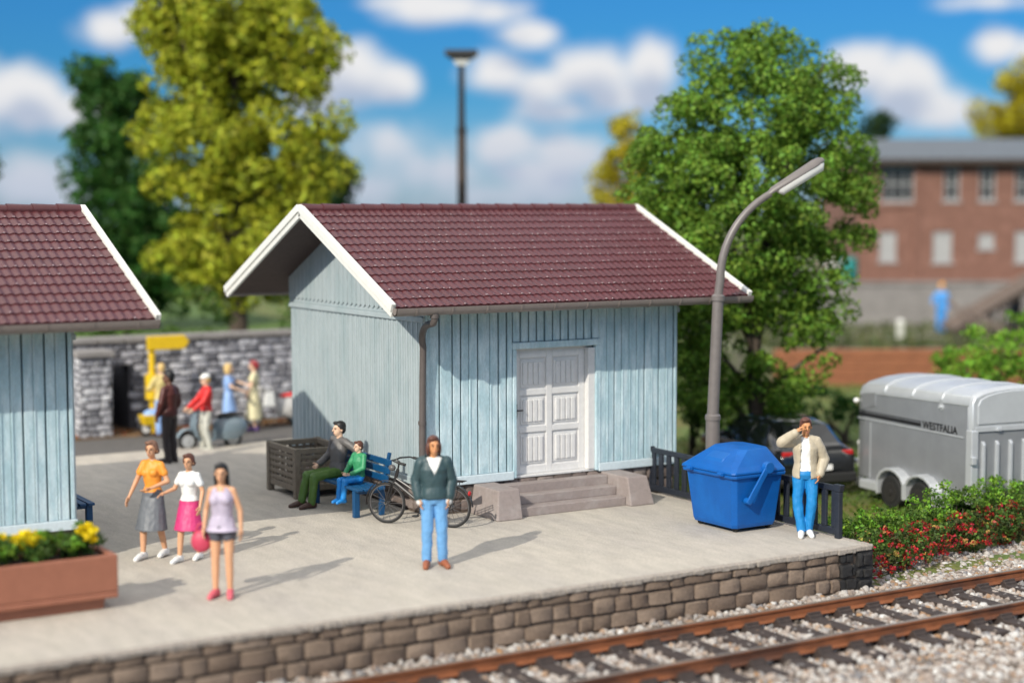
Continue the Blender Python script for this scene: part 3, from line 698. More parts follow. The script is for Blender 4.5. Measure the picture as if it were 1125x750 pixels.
# ------------------------------------------------------------------ waste container
bn=thing('waste_container','big blue four-wheeled waste container with domed lid on the platform','waste container',(2.89,-4.40,0),R(1.5))
wx,wy=.92,1.10
def rr4(x0,x1,y0,y1,z,c=.06):
    return [(x0+c,y0,z),(x1-c,y0,z),(x1,y0+c,z),(x1,y1-c,z),(x1-c,y1,z),(x0+c,y1,z),(x0,y1-c,z),(x0,y0+c,z)]
m=MB(); m.loft([rr4(.05,wx-.05,.05,wy-.05,.06),rr4(.03,wx-.03,.03,wy-.03,.12),rr4(-.045,wx+.04,-.045,wy+.045,.86)]); m.build('body',M['bin'],bn,bevel=.012)
m=MB(); m.loft([rr4(-.085,wx+.07,-.085,wy+.085,.845),rr4(-.09,wx+.075,-.09,wy+.09,.885),rr4(-.075,wx+.06,-.075,wy+.075,.90)]); m.build('rim',M['bin'],bn,bevel=.008)
m=MB(); m.loft([rr4(-.10,wx+.05,-.095,wy+.095,.902,.05),rr4(-.10,wx+.05,-.095,wy+.095,.935,.05),rr4(-.02,wx+.03,-.02,wy+.02,1.01,.07),rr4(.30,wx-.06,.16,wy-.16,1.235,.10),rr4(.42,wx-.16,.3,wy-.3,1.265,.10)]); lid=m.build('lid',M['bin'],bn,bevel=.016)
m=MB(); m.loft([rr4(.02,.26,.32,wy-.32,1.03,.02)[:8],[(x+.02,y,z+.14*(x)/.26+.03) for x,y,z in rr4(.05,.24,.34,wy-.34,1.04,.02)]]); m.build('lid_panel',M['binarm'],lid,bevel=.008)
for y in (-.105,wy+.105):
    s_=-1 if y<0 else 1
    m=MB(); m.bar((.58,y+s_*.015,1.02),(.18,y+s_*.005,.46),.035,.095,(1,0,0)); m.tube([(.58,y-s_*.06,.98),(.58,y+s_*.04,.98)],.09,14); m.tube([(.20,y-s_*.08,.5),(.20,y+s_*.03,.5)],.05,12); m.build('lifting_arm',M['binarm'],bn,bevel=.01)
for y in (.18,wy-.18):
    m=MB(); m.tube([(-.13,y-.05,.90),(-.13,y+.05,.90)],.03,10); m.cbox((-.105,y,.90),(.06,.12,.05)); m.build('front_grip',M['bin'],bn,bevel=.006)
for (x,y) in ((.14,.14),(wx-.14,.14),(.14,wy-.14),(wx-.14,wy-.14)):
    m=MB(); m.tube([(x-.022,y,.062),(x+.022,y,.062)],.062,14); m.cbox((x,y,.10),(.07,.07,.05)); m.build('castor',M['rubber'],bn,smooth=40)

# ------------------------------------------------------------------ street lamp
lp=thing('street_lamp','tall grey street lamp with curved arm beside the blue container','street lamp',(4.50,-1.80,GZ))
m=MB(); m.tube([(0,0,0),(0,0,.05),(0,0,.05),(.0,0,2.02)],[.2,.2,.125,.118],18); m.tube([(0,0,2.0),(0,0,2.07),(0,0,2.10)],[.132,.132,.105],18); m.tube([(0,0,2.08),(.085,-.01,4.02)],[.098,.092],18); m.tube([(.085,-.01,4.0),(.087,-.01,4.08),(.088,-.01,4.11)],[.112,.112,.075],18); pole=m.build('pole',M['lamp'],lp,smooth=40)
ax=Vector((.93,-.36,0)).normalized(); m=MB(); pts=[Vector((.086,-.01,4.08))]
for k in range(0,13):
    w=k/12; a=w*R(58); rad=1.62
    pts.append(Vector((.09,-.01,4.35))+ax*(.03+rad*(1-math.cos(a)))+Vector((0,0,rad*math.sin(a))))
e=pts[-1]; dr=(ax*math.cos(R(31))+Vector((0,0,math.sin(R(31))))); pts.append(e+dr*.12)
m.tube(pts,[.074]+[.074-.016*k/13 for k in range(len(pts)-1)],14); m.build('arm',M['lamp'],lp,smooth=40)
h0=e+dr*.08; sd=Vector((-ax.y,ax.x,0)); upv=sd.cross(dr)*-1
if upv.z<0: upv=-upv
A=[]
for s_,w_,h_ in ((0,.055,.05),(.10,.085,.085),(.95,.12,.11),(1.06,.10,.095),(1.12,.05,.05)):
    c_=h0+dr*s_; A.append([c_+sd*(math.cos(q*math.pi/7)*w_)+upv*(math.sin(q*math.pi/7)*h_) for q in range(8)]+[c_-sd*w_*.9-upv*.012,c_+sd*w_*.9-upv*.012])
m=MB(); m.loft(A); m.build('lamp_head',M['lamp'],lp,smooth=50)
A=[]
for s_,w_,h_ in ((.16,.06,.05),(.22,.095,.125),(1.02,.10,.135),(1.08,.07,.05)):
    c_=h0+dr*s_-upv*.014; A.append([c_+sd*(math.cos(q*math.pi/7)*w_)-upv*(math.sin(q*math.pi/7)*h_) for q in range(8)])
m=MB(); m.loft(A); m.build('lens',M['lens'],lp,smooth=50)

# ------------------------------------------------------------------ black fence at the platform end
fc=thing('black_fence','low black slatted railing along the right end of the platform','railing',(4.02,-5.45,0))
FL=4.78; m=MB(); m.box((-.03,0,.05),(.03,FL,.15)); m.build('bottom_rail',M['fence'],fc,bevel=.01)
m=MB(); 
for k in range(3): m.box((-.03,k*FL/3+.02,.70),(.03,(k+1)*FL/3-.02,.79))
m.build_each('top_rail',M['fence'],fc,bevel=.015)
k=0; y=.09
while y<FL-.05:
    m=MB(); m.box((-.022,y-.055,.148),(.022,y+.055,.702)); m.build('slat',M['fence'],fc,bevel=.012); y+=.218
for y in (0.0,FL/3,2*FL/3,FL):
    m=MB(); m.box((-.04,y-.05,0.0),(.04,y+.05,.70)); m.loft([[(-.045,y-.06,.701),(.045,y-.06,.701),(.045,y+.06,.701),(-.045,y+.06,.701)],[(-.045,y-.085,.81),(.045,y-.085,.81),(.045,y+.085,.81),(-.045,y+.085,.81)]]); m.build('post',M['fence'],fc,bevel=.012)

# ------------------------------------------------------------------ horse trailer
t=thing('horse_trailer','silver two-axle horse trailer with black stripe lettering behind the flowering hedge','trailer',(8.83,-3.40,GZ),R(-8))
TW,TL=1.95,3.45
def sec(y,z0,z1,zc,ins=0.,n=9):
    P_=[(ins,y,z0),(ins,y,z1)]
    for k in range(1,n): 
        w=math.pi*k/n; P_.append((TW/2-(TW/2-ins)*math.cos(w)*(1.0),y,z1+(zc-z1)*math.sin(w)**.8))
    return P_+[(TW-ins,y,z1),(TW-ins,y,z0)]
m=MB(); m.loft([sec(.0,.42,2.16,2.40),sec(TL-.42,.42,2.08,2.36),sec(TL-.16,.42,2.0,2.30,.05),sec(TL-.03,.44,1.85,2.1,.13),sec(TL,.5,1.7,1.85,.2)]); m.build('body',M['silver'],t,smooth=38,bevel=.02)
m=MB()   # roof skin with cross ribs
m.loft([sec(-.06,2.11,2.175,2.415,-.012),sec(TL-.42,2.03,2.095,2.375,-.012),sec(TL-.16,1.96,2.015,2.315,.04)])
for y in (.75,1.6,2.45): m.loft([sec(y-.04,2.14-.02*y,2.185-.02*y,2.435-.012*y,-.02),sec(y+.04,2.14-.02*y,2.185-.02*y,2.435-.012*y,-.02)]) 
m.build('roof',M['silver2'],t,smooth=38,bevel=.012)
m=MB()   # rear hood with frame
m.loft([sec(-.13,1.72,2.17,2.41,.0),sec(-.02,1.60,2.205,2.455,-.022)]); m.build('rear_hood',M['silver2'],t,smooth=38,bevel=.02)
m=MB(); Pq=[(.1,1.80)]+[(x,z-.07) for (x,y,z) in sec(0,0,2.2,2.44,.1)[1:-1]]+[(TW-.1,1.80)]
m.prism(Pq,lambda u,v,w:Vector((u,w,v)),-.152,-.11); m.build('rear_window',M['silver2'],t,bevel=.012)
m=MB(); m.box((.10,-.10,.42),(TW-.10,.02,1.66)); rp2=m.build('rear_ramp',M['silver'],t,bevel=.02)
m=MB()
for k in range(6): 
    x=.24+k*(TW-.48)/5; m.loft([[(x-.035,-.11,.5),(x+.035,-.11,.5),(x+.035,-.09,.5),(x-.035,-.09,.5)],[(x-.03,-.155,.58),(x+.03,-.155,.58),(x+.03,-.09,.58),(x-.03,-.09,.58)],[(x-.03,-.155,1.44),(x+.03,-.155,1.44),(x+.03,-.09,1.44),(x-.03,-.09,1.44)],[(x-.035,-.11,1.5),(x+.035,-.11,1.5),(x+.035,-.09,1.5),(x-.035,-.09,1.5)]])
m.build_each('ramp_rib',M['silver2'],rp2,bevel=.01)
m=MB()
for x in (0.,TW-.10): m.box((x-.025,-.14,.40),(x+.125,.03,1.70))
m.build_each('rear_post',M['silver2'],t,bevel=.02)
m=MB(); m.box((.05,-.135,1.665),(TW-.05,-.02,1.76)); 
for x in (.55,1.4): m.cbox((x,-.15,1.70),(.1,.05,.06))
m.build('ramp_hinge',M['silver2'],t,bevel=.01)
m=MB(); m.cbox((-.01,-.17,1.18),(.10,.08,.14)); m.build('latch',M['silver2'],t,bevel=.015)
m=MB()
for (z0,z1) in ((1.60,1.665),(1.685,1.70)): m.box((-.008,1.32,z0),(.0,TL-.20,z1))
m.build_each('stripe',M['ink'],t)
m=MB(); m.box((-.014,.12,1.535),(.0,TL-.17,1.56)); m.box((-.012,2.85,.45),(.0,2.87,1.5)); m.build_each('side_trim',M['silver2'],t,bevel=.006)
cu=bpy.data.curves.new('lettering','FONT'); cu.body='WESTFALIA'; cu.size=.185; cu.extrude=.003; cu.space_character=1.04; cu.offset=.0035
tmp=bpy.data.objects.new('tmp',cu); COL.objects.link(tmp); bpy.context.view_layer.update()
me=bpy.data.meshes.new_from_object(tmp.evaluated_get(bpy.context.evaluated_depsgraph_get())); bpy.data.objects.remove(tmp)
lt=link('lettering',me,M['ink'],t); lt.matrix_local=Matrix(((0,0,-1,-.005),(-1,0,0,1.27),(0,1,0,1.585),(0,0,0,1)))
m=MB(); m.prism([(2.72,1.82),(3.12,1.72),(3.14,2.02),(2.72,2.08)],lambda u,v,w:Vector((w,u,v)),-.012,.01); m.build('side_window_panel',M['silver'],t,bevel=.008)
m=MB(); m.tube([(-.012,.75,2.02),(.0,.75,2.02)],.07,16); m.tube([(-.05,.75,2.02),(.0,.75,2.02)],.03,12); m.build('side_lamp',M['silver2'],t,smooth=40)
m=MB(); m.ell((.03,TL-.07,1.86),(.06,.06,.05)); m.build('marker_light',M['lens'],t,smooth=180)
for x0,x1 in ((-.20,.06),(TW-.06,TW+.20)):
    m=MB()
    for yc in (1.12,1.98):
        A=[]
        for k in range(0,11):
            w=R(-14)+k*R(208)/10; q=max(-.2,math.sin(w)); r1,r2=.40,.455
            cx_=max(-.92,min(.92,math.cos(w)*1.08))
            A.append([(x0,yc+cx_*r1,.31+q*r1),(x1,yc+cx_*r1,.31+q*r1),(x1,yc+cx_*r2,.31+q*r2),(x0,yc+cx_*r2,.31+q*r2)])
        m.loft(A)
    m.box((x0+.012,.52,.26),(x1,.67,.5)); m.box((x0+.012,2.42,.26),(x1,2.95,.42)); m.build('fender',M['silver2'],t,bevel=.015)
    for yc in (1.12,1.98):
        xm=x0+.03 if x0<0 else x1-.2
        wv=thing('wheel',None,None,(xm,yc,.31)); wv.parent=t
        m=MB(); m.tube([(0,0,0),(.17,0,0)],.31,24); m.build('tyre',M['rubber'],wv,bevel=.03)
        m=MB(); m.tube([(-.012,0,0),(.18,0,0)],.19,20); m.tube([(-.03,0,0),(.19,0,0)],.06,12); m.build('rim',M['dark_metal'],wv,smooth=40)
m=MB(); m.bar((.25,TL-.3,.42),(TW/2,TL+1.15,.42),.08,.08); m.bar((TW-.25,TL-.3,.42),(TW/2,TL+1.15,.42),.08,.08); m.bar((TW/2,TL+.9,.42),(TW/2,TL+1.4,.45),.09,.09); m.build('drawbar',M['silver2'],t,bevel=.012)
m=MB(); m.tube([(TW/2-.2,TL+.85,.08),(TW/2-.2,TL+.85,.85)],.035,10); m.tube([(TW/2-.24,TL+.85,.10),(TW/2-.16,TL+.85,.10)],.10,16); m.ell((TW/2-.2,TL+.85,.88),(.06,.06,.06)); m.build('jockey_wheel',M['lens'],t,smooth=40)

# ------------------------------------------------------------------ black car
t=thing('parked_car','black hatchback car parked beyond the railing, behind the waste container','car',(9.15,2.6,GZ),R(-14))
t.location=atz(902,31.5,GZ)
def csec(y,w,z0,zb,zt,wt):
    P_=[(-w*.93,y,z0),(-w,y,z0+.2),(-w,y,zb-.1),(-w*.96,y,zb),(-wt,y,zt-.05 if zt>zb+.08 else zb+.0),(-wt*.8,y,zt)]
    return P_+[(-p[0],p[1],p[2]) for p in P_[::-1]]
Q=[csec(.0,.74,.38,.80,.86,.60),csec(.06,.80,.24,.90,.99,.62),csec(.28,.83,.18,.93,1.08,.60),csec(.75,.85,.18,.94,1.36,.58),csec(1.4,.86,.18,.94,1.43,.58),csec(2.1,.86,.18,.93,1.41,.58),csec(2.55,.86,.18,.93,1.28,.60),csec(3.0,.85,.18,.92,.99,.66),csec(3.6,.83,.18,.84,.90,.62),csec(4.1,.77,.22,.72,.77,.56),csec(4.25,.66,.34,.6,.64,.5)]
m=MB(); m.loft(Q); m.build('body',M['carblack'],t,smooth=50)
for s_ in (-1,1):
    m=MB(); gp=[(.62,.97),(1.42,.97),(1.42,1.36),(.92,1.33)]; 
    m.prism(gp,lambda u,v,w:Vector((s_*(.815-(v-.97)*.62)+s_*w,u,v)),-.02,.012); m.prism([(1.5,.97),(2.62,.97),(2.3,1.3),(1.5,1.36)],lambda u,v,w:Vector((s_*(.815-(v-.97)*.62)+s_*w,u,v)),-.02,.012); m.build_each('side_window',M['glass'],t)
    m=MB(); m.cbox((s_*.62,.06,.84),(.26,.08,.16)); m.build('tail_light',M['red_lens'],t,bevel=.02)
    m=MB(); m.ell((s_*.9,2.5,1.0),(.1,.06,.07)); m.build('wing_mirror',M['carblack'],t,smooth=180)
    for y in (.78,3.35):
        wv=thing('wheel',None,None,(s_*.74,y,.30)); wv.parent=t
        m=MB(); m.tube([(-.1,0,0),(.1,0,0)],.30,24); m.build('tyre',M['rubber'],wv,bevel=.025)
        m=MB(); m.tube([(-.115,0,0),(.115,0,0)],.19,20); m.build('rim',M['silver'],wv)
m=MB(); m.loft([[(-.52,.20,1.05),(.52,.20,1.05),(.5,.24,1.06),(-.5,.24,1.06)],[(-.47,.66,1.34),(.47,.66,1.34),(.45,.70,1.34),(-.45,.70,1.34)]]); m.build('rear_window',M['glass'],t)
m=MB(); m.loft([[(-.60,2.98,1.02),(.60,2.98,1.02),(.6,2.94,1.0),(-.6,2.94,1.0)],[(-.5,2.52,1.315),(.5,2.52,1.315),(.5,2.48,1.3),(-.5,2.48,1.3)]]); m.build('windscreen',M['glass'],t)
m=MB(); m.box((-.80,-.06,.30),(.80,.10,.50)); m.build('bumper',M['rubber'],t,bevel=.04)
m=MB(); m.box((-.26,-.075,.56),(.26,.02,.66)); m.build('number_plate',M['lens'],t)
# ------------------------------------------------------------------ people
from mathutils import noise as mnoise
CLOTH=('shirt','blouse','jacket','trousers','skirt','shorts')
def evaluate(mb, name, voxel, smooth=3, cut=None, extra=None, solid=0):
    me=mb.mesh(name); o=bpy.data.objects.new('tmp',me); COL.objects.link(o)
    r=o.modifiers.new('r','REMESH'); r.mode='VOXEL'; r.voxel_size=voxel; r.use_smooth_shade=True
    if smooth: s=o.modifiers.new('s','SMOOTH'); s.factor=.5; s.iterations=smooth
    bpy.context.view_layer.update()
    m2=bpy.data.meshes.new_from_object(o.evaluated_get(bpy.context.evaluated_depsgraph_get()))
    bpy.data.objects.remove(o); bpy.data.meshes.remove(me); m2.name=name
    if name in CLOTH:                                     # soft folds in the cloth
        sd=rnd.uniform(0,50)
        n_=len(m2.vertices); co_=np.empty(n_*3,np.float32); no_=np.empty(n_*3,np.float32); m2.vertices.foreach_get('co',co_); m2.vertices.foreach_get('normal',no_)
        co_=co_.reshape(-1,3); no_=no_.reshape(-1,3); W_=np.empty((n_,1),np.float32)
        for i_ in range(n_):
            p=Vector(co_[i_]); W_[i_]=mnoise.noise((p.x*9+sd,p.y*9,p.z*(3.5 if name in('skirt',) else 8)))*.010+mnoise.noise((p.x*22,p.y*22+sd,p.z*15))*.0045
        m2.vertices.foreach_set('co',(co_+no_*W_).ravel()); m2.update()
    if cut or extra:
        b=bmesh.new(); b.from_mesh(m2)
        if cut:
            dl=[f for f in b.faces if cut(f.calc_center_median())]; bmesh.ops.delete(b,geom=dl,context='FACES')
        if extra: tm=extra.mesh('x'); b.from_mesh(tm); bpy.data.meshes.remove(tm)
        b.to_mesh(m2); b.free()
    m2.polygons.foreach_set('use_smooth',[True]*len(m2.polygons)); m2.update(); return m2
def V(*a): return Vector(a)
def hand(ex, wr, d, side, palm, k, curl=.35):
    """fingers and thumb for a hand: d points along it, side towards the thumb, palm is the inner side"""
    core=[('c',wr,.024*k,wr+d*.05*k,.032*k)]
    for s in (-.026,-.009,.009,.026): core.append(('c',wr+d*.04*k+side*s*k*.8,.016*k,wr+d*.085*k+side*s*k,.013*k))
    for i,(s,l) in enumerate(((.029,.068),(.010,.078),(-.010,.072),(-.029,.055))):
        a=wr+d*.085*k+side*s*k; f1=(d+palm*curl*.6).normalized(); b=a+f1*l*.5*k; f2=(d+palm*curl*1.8).normalized(); c=b+f2*l*.5*k
        ex.cap(a,.0095*k,b,.0088*k,6); ex.cap(b,.0088*k,c,.0072*k,6)
    a=wr+d*.03*k+side*.028*k; b=a+(d*.6+side*.7+palm*.25).normalized()*.045*k; c=b+(d*.9+side*.15+palm*.35).normalized()*.035*k
    ex.cap(a,.0125*k,b,.0105*k,6); ex.cap(b,.0105*k,c,.0085*k,6)
    return core
def put(mb, prims):
    for q in prims:
        if q[0]=='c': mb.cap(q[1],q[2],q[3],q[4])
        elif q[0]=='e': mb.ell(q[1],q[2],rot=q[3] if len(q)>3 else None)
        elif q[0]=='l':
            rings=[]
            for (c,rx,ry) in q[1]:
                rings.append([(c[0]+rx*math.cos(w)*(1),c[1]+ry*math.sin(w),c[2]) for w in [2*math.pi*i/20 for i in range(20)]])
            mb.loft(rings)
def person(label, loc, rz, H=1.75, sex='m', P=None, look=0., nod=0., skin='skin', hair=None, top=None, bottom=None, shoes=None, jacket=None, cuffs=None, group=None, vox=.0105, face=True, hat=None, cat='person'):
    k=H/1.75; J=dict(pel=(0,0,.94),chest=(0,.0,1.30),neck=(0,.015,1.485),head=(0,-.012,1.625))
    w=1.0 if sex=='m' else .9
    for s,n in ((1,'L'),(-1,'R')):
        J.update({'hip'+n:(s*.088,0,.90),'knee'+n:(s*.092,-.02,.50),'ank'+n:(s*.095,.02,.085),'toe'+n:(s*.115,-.15,.03),
                  'sh'+n:(s*.160*w,.01,1.405),'elb'+n:(s*.218*w,.03,1.14),'wr'+n:(s*.232*w,-.03,.90)})
    J.update(P or {}); J={a:Vector(b)*k for a,b in J.items()}
    t=thing('person',label,cat,loc,rz,group)
    up=(J['neck']-J['pel']); 
    def spine(q): return J['pel']+up*q
    fem=sex!='m'
    # ---- body: one continuous surface
    hd=J['head']; Rz=Matrix.Rotation(look,3,'Z')@Matrix.Rotation(nod,3,'X')
    hk=k*1.07
    def hp(x,y,z): return hd+Rz@(Vector((x,y,z))*hk)
    core=[('e',hp(0,.012,.035),(.078*k,.094*k,.088*k),Rz),('e',hp(0,-.022,-.03),(.060*k,.068*k,.088*k),Rz),('e',hp(0,-.048,-.085),(.034*k,.030*k,.028*k),Rz),
          ('c',hp(0,-.088,.018),.010*k,hp(0,-.112,-.022),.0155*k),('e',hp(0,-.082,-.062),(.026*k,.014*k,.016*k),Rz),('e',hp(0,-.078,.026),(.055*k,.02*k,.012*k),Rz),
          ('e',hp(.078,.01,-.012),(.012*k,.02*k,.033*k),Rz),('e',hp(-.078,.01,-.012),(.012*k,.02*k,.033*k),Rz),
          ('c',J['neck']-up*.05,.058*k*w,hp(0,.012,-.05),.050*k*w)]
    trap=lambda g:[('c',J['neck']-up*.09,(.058+g)*k*w,J['sh'+n]+Vector((0,0,-.002))*k,(.046+g)*k*w) for n in 'LR']
    core+=trap(0)
    tw=[(0-.16,.10,.085),(-.04,.165 if not fem else .17,.112),(.06,.160,.11),(.26,.132 if not fem else .112,.096 if not fem else .085),(.48,.15*w,.108),(.68,.166*w,.115),(.84,.135*w,.088),(.95,.07,.06)]
    core.append(('l',[(spine(q),a*k,b*k) for q,a,b in tw]))
    if fem:
        for s in (-1,1): core.append(('e',spine(.64)+Vector((s*.068,-.085,0))*k,(.058*k,.05*k,.055*k)))
    ex=MB()
    for n,s in (('L',1),('R',-1)):
        core+=[('c',J['sh'+n],.050*k*w,J['elb'+n],.042*k*w),('c',J['elb'+n],.043*k*w,J['wr'+n],.028*k*w)]
        d=(J.get('hand'+n,J['wr'+n]+(J['wr'+n]-J['elb'+n]).normalized())-J['wr'+n]).normalized() if 'hand'+n in J else (J['wr'+n]-J['elb'+n]).normalized()
        fwd=Vector((0,-1,0)); side=fwd-d*fwd.dot(d)
        if side.length<.3: side=Vector((0,0,1))-d*d.z
        side.normalize(); palm=d.cross(side); 
        if palm.dot(Vector((-s,0,0)))<0 and abs(palm.x)>.2: palm=-palm
        core+=hand(ex,J['wr'+n],d,side,palm,k)
        core+=[('c',J['hip'+n],.088*k,J['knee'+n],.056*k),('c',J['knee'+n],.056*k,J['ank'+n]+(J['knee'+n]-J['ank'+n])*.55,.052*k),('c',J['ank'+n]+(J['knee'+n]-J['ank'+n])*.55,.052*k,J['ank'+n],.037*k),('c',J['ank'+n]-Vector((0,0,.03*k)),.038*k,J['toe'+n],.026*k)]
    b=MB(); put(b,core); link('body',evaluate(b,'body',vox*k,3,extra=ex),M[skin],t)
    # ---- face marks
    if face:
        for s in (-1,1):
            m=MB(); m.ell(hp(s*.030,-.083,.006),(.011*k,.007*k,.007*k),10,6,Rz); m.build('eye',M['eye'],t,smooth=180)
            m=MB(); m.cap(hp(s*.017,-.090,.028),.0045*k,hp(s*.045,-.080,.029),.0045*k,6); m.build('eyebrow',M[hair[1]] if hair else M['eye'],t,smooth=180)
        m=MB(); m.ell(hp(0,-.094,-.058),(.02*k,.006*k,.0055*k),10,6,Rz); m.build('mouth',M['lip'],t,smooth=180)
    # ---- hair
    if hair:
        st,hm=hair[0],hair[1]; q=[('e',hp(0,.026,.052),(.090*k,.100*k,.088*k),Rz),('e',hp(0,.052,.0),(.082*k,.066*k,.088*k),Rz),('e',hp(-.02,-.045,.098),(.062*k,.045*k,.03*k),Rz)]
        if st=='bob': q+=[('e',hp(s*.074,.012,-.035),(.030*k,.058*k,.095*k),Rz) for s in (-1,1)]+[('e',hp(0,.06,-.05),(.082*k,.05*k,.075*k),Rz)]
        if st=='long': q+=[('e',hp(s*.07,.03,-.05),(.028*k,.045*k,.12*k),Rz) for s in (-1,1)]+[('c',hp(0,.075,-.02),.078*k,hp(.03,.085,-.24),.05*k),('c',hp(.05,.07,-.05),.045*k,hp(.075,.05,-.25),.03*k)]
        if st=='bun': q+=[('e',hp(0,.085,.03),(.075*k,.06*k,.075*k),Rz),('e',hp(.03,.09,-.03),(.06*k,.045*k,.05*k),Rz)]+[('e',hp(s*.072,.02,.02),(.022*k,.05*k,.055*k),Rz) for s in (-1,1)]
        if st=='short': q+=[('e',hp(s*.074,.02,.015),(.014*k,.035*k,.045*k),Rz) for s in (-1,1)]
        b=MB(); put(b,q); link('hair',evaluate(b,'hair',vox*k,2),M[hm],t)
    if hat:
        b=MB(); put(b,[('e',hp(0,.012,.075),(.097*k,.112*k,.082*k),Rz),('e',hp(0,-.03,.055),(.098*k,.125*k,.016*k),Rz)]); link('hat',evaluate(b,'hat',vox*k,1),M[hat],t)
    def infl(lst,g): return [(c,a+g*k,b_+g*k) for c,a,b_ in lst]
    def sleeve(n,kind,g,r=1.):
        o=[('c',J['sh'+n],(.052*w+g)*k,J['elb'+n],(.049*w+g)*k)] if kind=='long' else [('c',J['sh'+n],(.053*w+g)*k,J['sh'+n].lerp(J['elb'+n],.52),(.056*w+g)*k)]
        if kind=='long': o.append(('c',J['elb'+n],(.050*w+g)*k,J['elb'+n].lerp(J['wr'+n],.93),(.037*w+g)*k))
        return o
    # ---- top
    def garment(nm,mt,sl_,g,hem,cut=None,flare=0.,smooth=3):
        lo=[(q,a,b_) for q,a,b_ in tw if q>hem+.04]; 
        base=[(hem,.158+flare,.116+flare*.8)]+lo
        q=[('l',[(spine(a),x*k+g*k,y*k+g*k) for a,x,y in base])]
        if fem:
            for s in (-1,1): q.append(('e',spine(.64)+Vector((s*.068,-.085,0))*k,((.062+g)*k,(.054+g)*k,(.06+g)*k)))
        if sl_!='none':
            q+=trap(g)
            for n in 'LR': q+=sleeve(n,sl_,g)
        b=MB(); put(b,q); return link(nm,evaluate(b,nm,vox*k,smooth,cut),M[mt],t)
    if top:
        mt,sl_,hem=top[:3]; cut=None
        if len(top)>3: cut=top[3](J,k,spine)
        garment('shirt' if not fem else 'blouse',mt,sl_,.019 if hem<.03 else .009,hem,cut,flare=top[4] if len(top)>4 else 0)
    if jacket:
        mt,hem,cutf=jacket; o=garment('jacket',mt,'long',.022,hem,cutf(J,k,spine),smooth=3)
        sm=o.modifiers.new('thickness','SOLIDIFY'); sm.thickness=.012*k; sm.offset=1
    if cuffs:
        for n in 'LR':
            m=MB(); p=J['elb'+n].lerp(J['wr'+n],.95); q=J['wr'+n]+(J['wr'+n]-J['elb'+n]).normalized()*.05*k; m.cap(p,.044*k,q,.046*k); m.build('cuff',M[cuffs],t,smooth=180)
    # ---- bottom
    if bottom:
        kind,mt=bottom[:2]; g=.010
        pel=[('l',[(spine(q),a*k+g*k,b_*k+g*k) for q,a,b_ in tw if q<.2]+[(spine(.2),.135*k*(1 if not fem else .92)+g*k,.1*k+g*k)])]
        q=list(pel)
        if kind=='trousers':
            for n in 'LR': 
                q+=[('c',J['hip'+n],.100*k,J['knee'+n],.077*k),('c',J['knee'+n],.077*k,J['ank'+n]+Vector((0,0,.015*k)),.068*k)]
        elif kind=='shorts':
            for n in 'LR': q+=[('c',J['hip'+n],.104*k,J['hip'+n].lerp(J['knee'+n],.28),.09*k)]
        elif kind=='skirt':
            hem=bottom[2]*k; mid=(J['kneeL']+J['kneeR'])/2; sp=(J['kneeL']-J['kneeR']).length/2
            c0=spine(-.04); z0=c0.z
            rg=[]
            for f in (1,.75,.5,.25,0):
                z=hem+(z0-hem)*f; q_=(1-f); c=c0.lerp(Vector((mid.x,mid.y,z)),q_); c.z=z; rg.append((c,(.178+(bottom[3] if len(bottom)>3 else .05)*q_)*k+sp*.25*q_,(.128+(bottom[3] if len(bottom)>3 else .05)*q_)*k+sp*.4*q_))
            q.append(('l',rg[::-1]))
        b=MB(); put(b,q); link({'trousers':'trousers','shorts':'shorts','skirt':'skirt'}[kind],evaluate(b,kind,vox*k,3),M[mt],t)
    if shoes:
        for n in 'LR':
            a,to=J['ank'+n],J['toe'+n]; b=MB(); dd=(to-a); dd.z=0; dd.normalize(); heel=a-dd*.045*k; heel.z=to.z+.012*k
            mid=a+(to-a)*.5; mid.z=to.z+.03*k
            put(b,[('c',heel,.047*k,mid,.051*k),('c',mid,.051*k,to+dd*.03*k,.041*k),('c',a,.047*k,heel+Vector((0,0,.02))*k,.047*k)])
            zmin=min(J['toeL'].z,J['toeR'].z)
            link('shoe',evaluate(b,'shoe',vox*k,2),M[shoes],t)
    return t
for n,c in dict(cl_teal=(.030,.062,.070),cl_lightblue=(.135,.33,.60),cl_rustshoe=(.28,.085,.035),cl_white=(.74,.74,.72),h_brown=(.10,.035,.022),h_black=(.010,.009,.010),h_blond=(.62,.42,.16),h_greybrown=(.20,.10,.062),
    cl_orange=(.80,.30,.035),cl_grey=(.125,.135,.15),cl_magenta=(.55,.035,.16),cl_lav=(.46,.40,.50),cl_dkgrey=(.075,.075,.095),cl_pink=(.58,.11,.14),cl_bag=(.52,.05,.10),
    cl_sweater=(.115,.108,.105),cl_green=(.065,.135,.022),cl_brownshoe=(.060,.028,.020),cl_mint=(.035,.26,.11),cl_blue=(.010,.21,.58),cl_beige=(.44,.38,.28),cl_jeans=(.008,.20,.50),
    cl_maroon=(.085,.020,.016),cl_dkbrown=(.035,.025,.024),cl_red=(.62,.02,.018),cl_ltgrey=(.50,.50,.44),cl_skyblue=(.27,.42,.72),cl_cream=(.70,.64,.40),h_red=(.26,.02,.025),cl_tan=(.62,.50,.20),cl_purple=(.12,.06,.22),cl_workblue=(.05,.26,.62),cl_helmet=(.85,.36,.02)).items(): M[n]=paint(n,c,.5)
def vneck(z0,sl_):
    def f(J,k,spine):
        return lambda c: c.y<J['neck'].y+.0 and c.z>z0*k and abs(c.x)<(c.z-z0*k)*sl_ and c.z<1.6*k
    return f
def openfront(w0,w1):
    def f(J,k,spine):
        return lambda c: c.y<-.02 and abs(c.x+.01)<(w0+(w1-w0)*(c.z/k-.8)/.6)*k and c.z<1.56*k
    return f
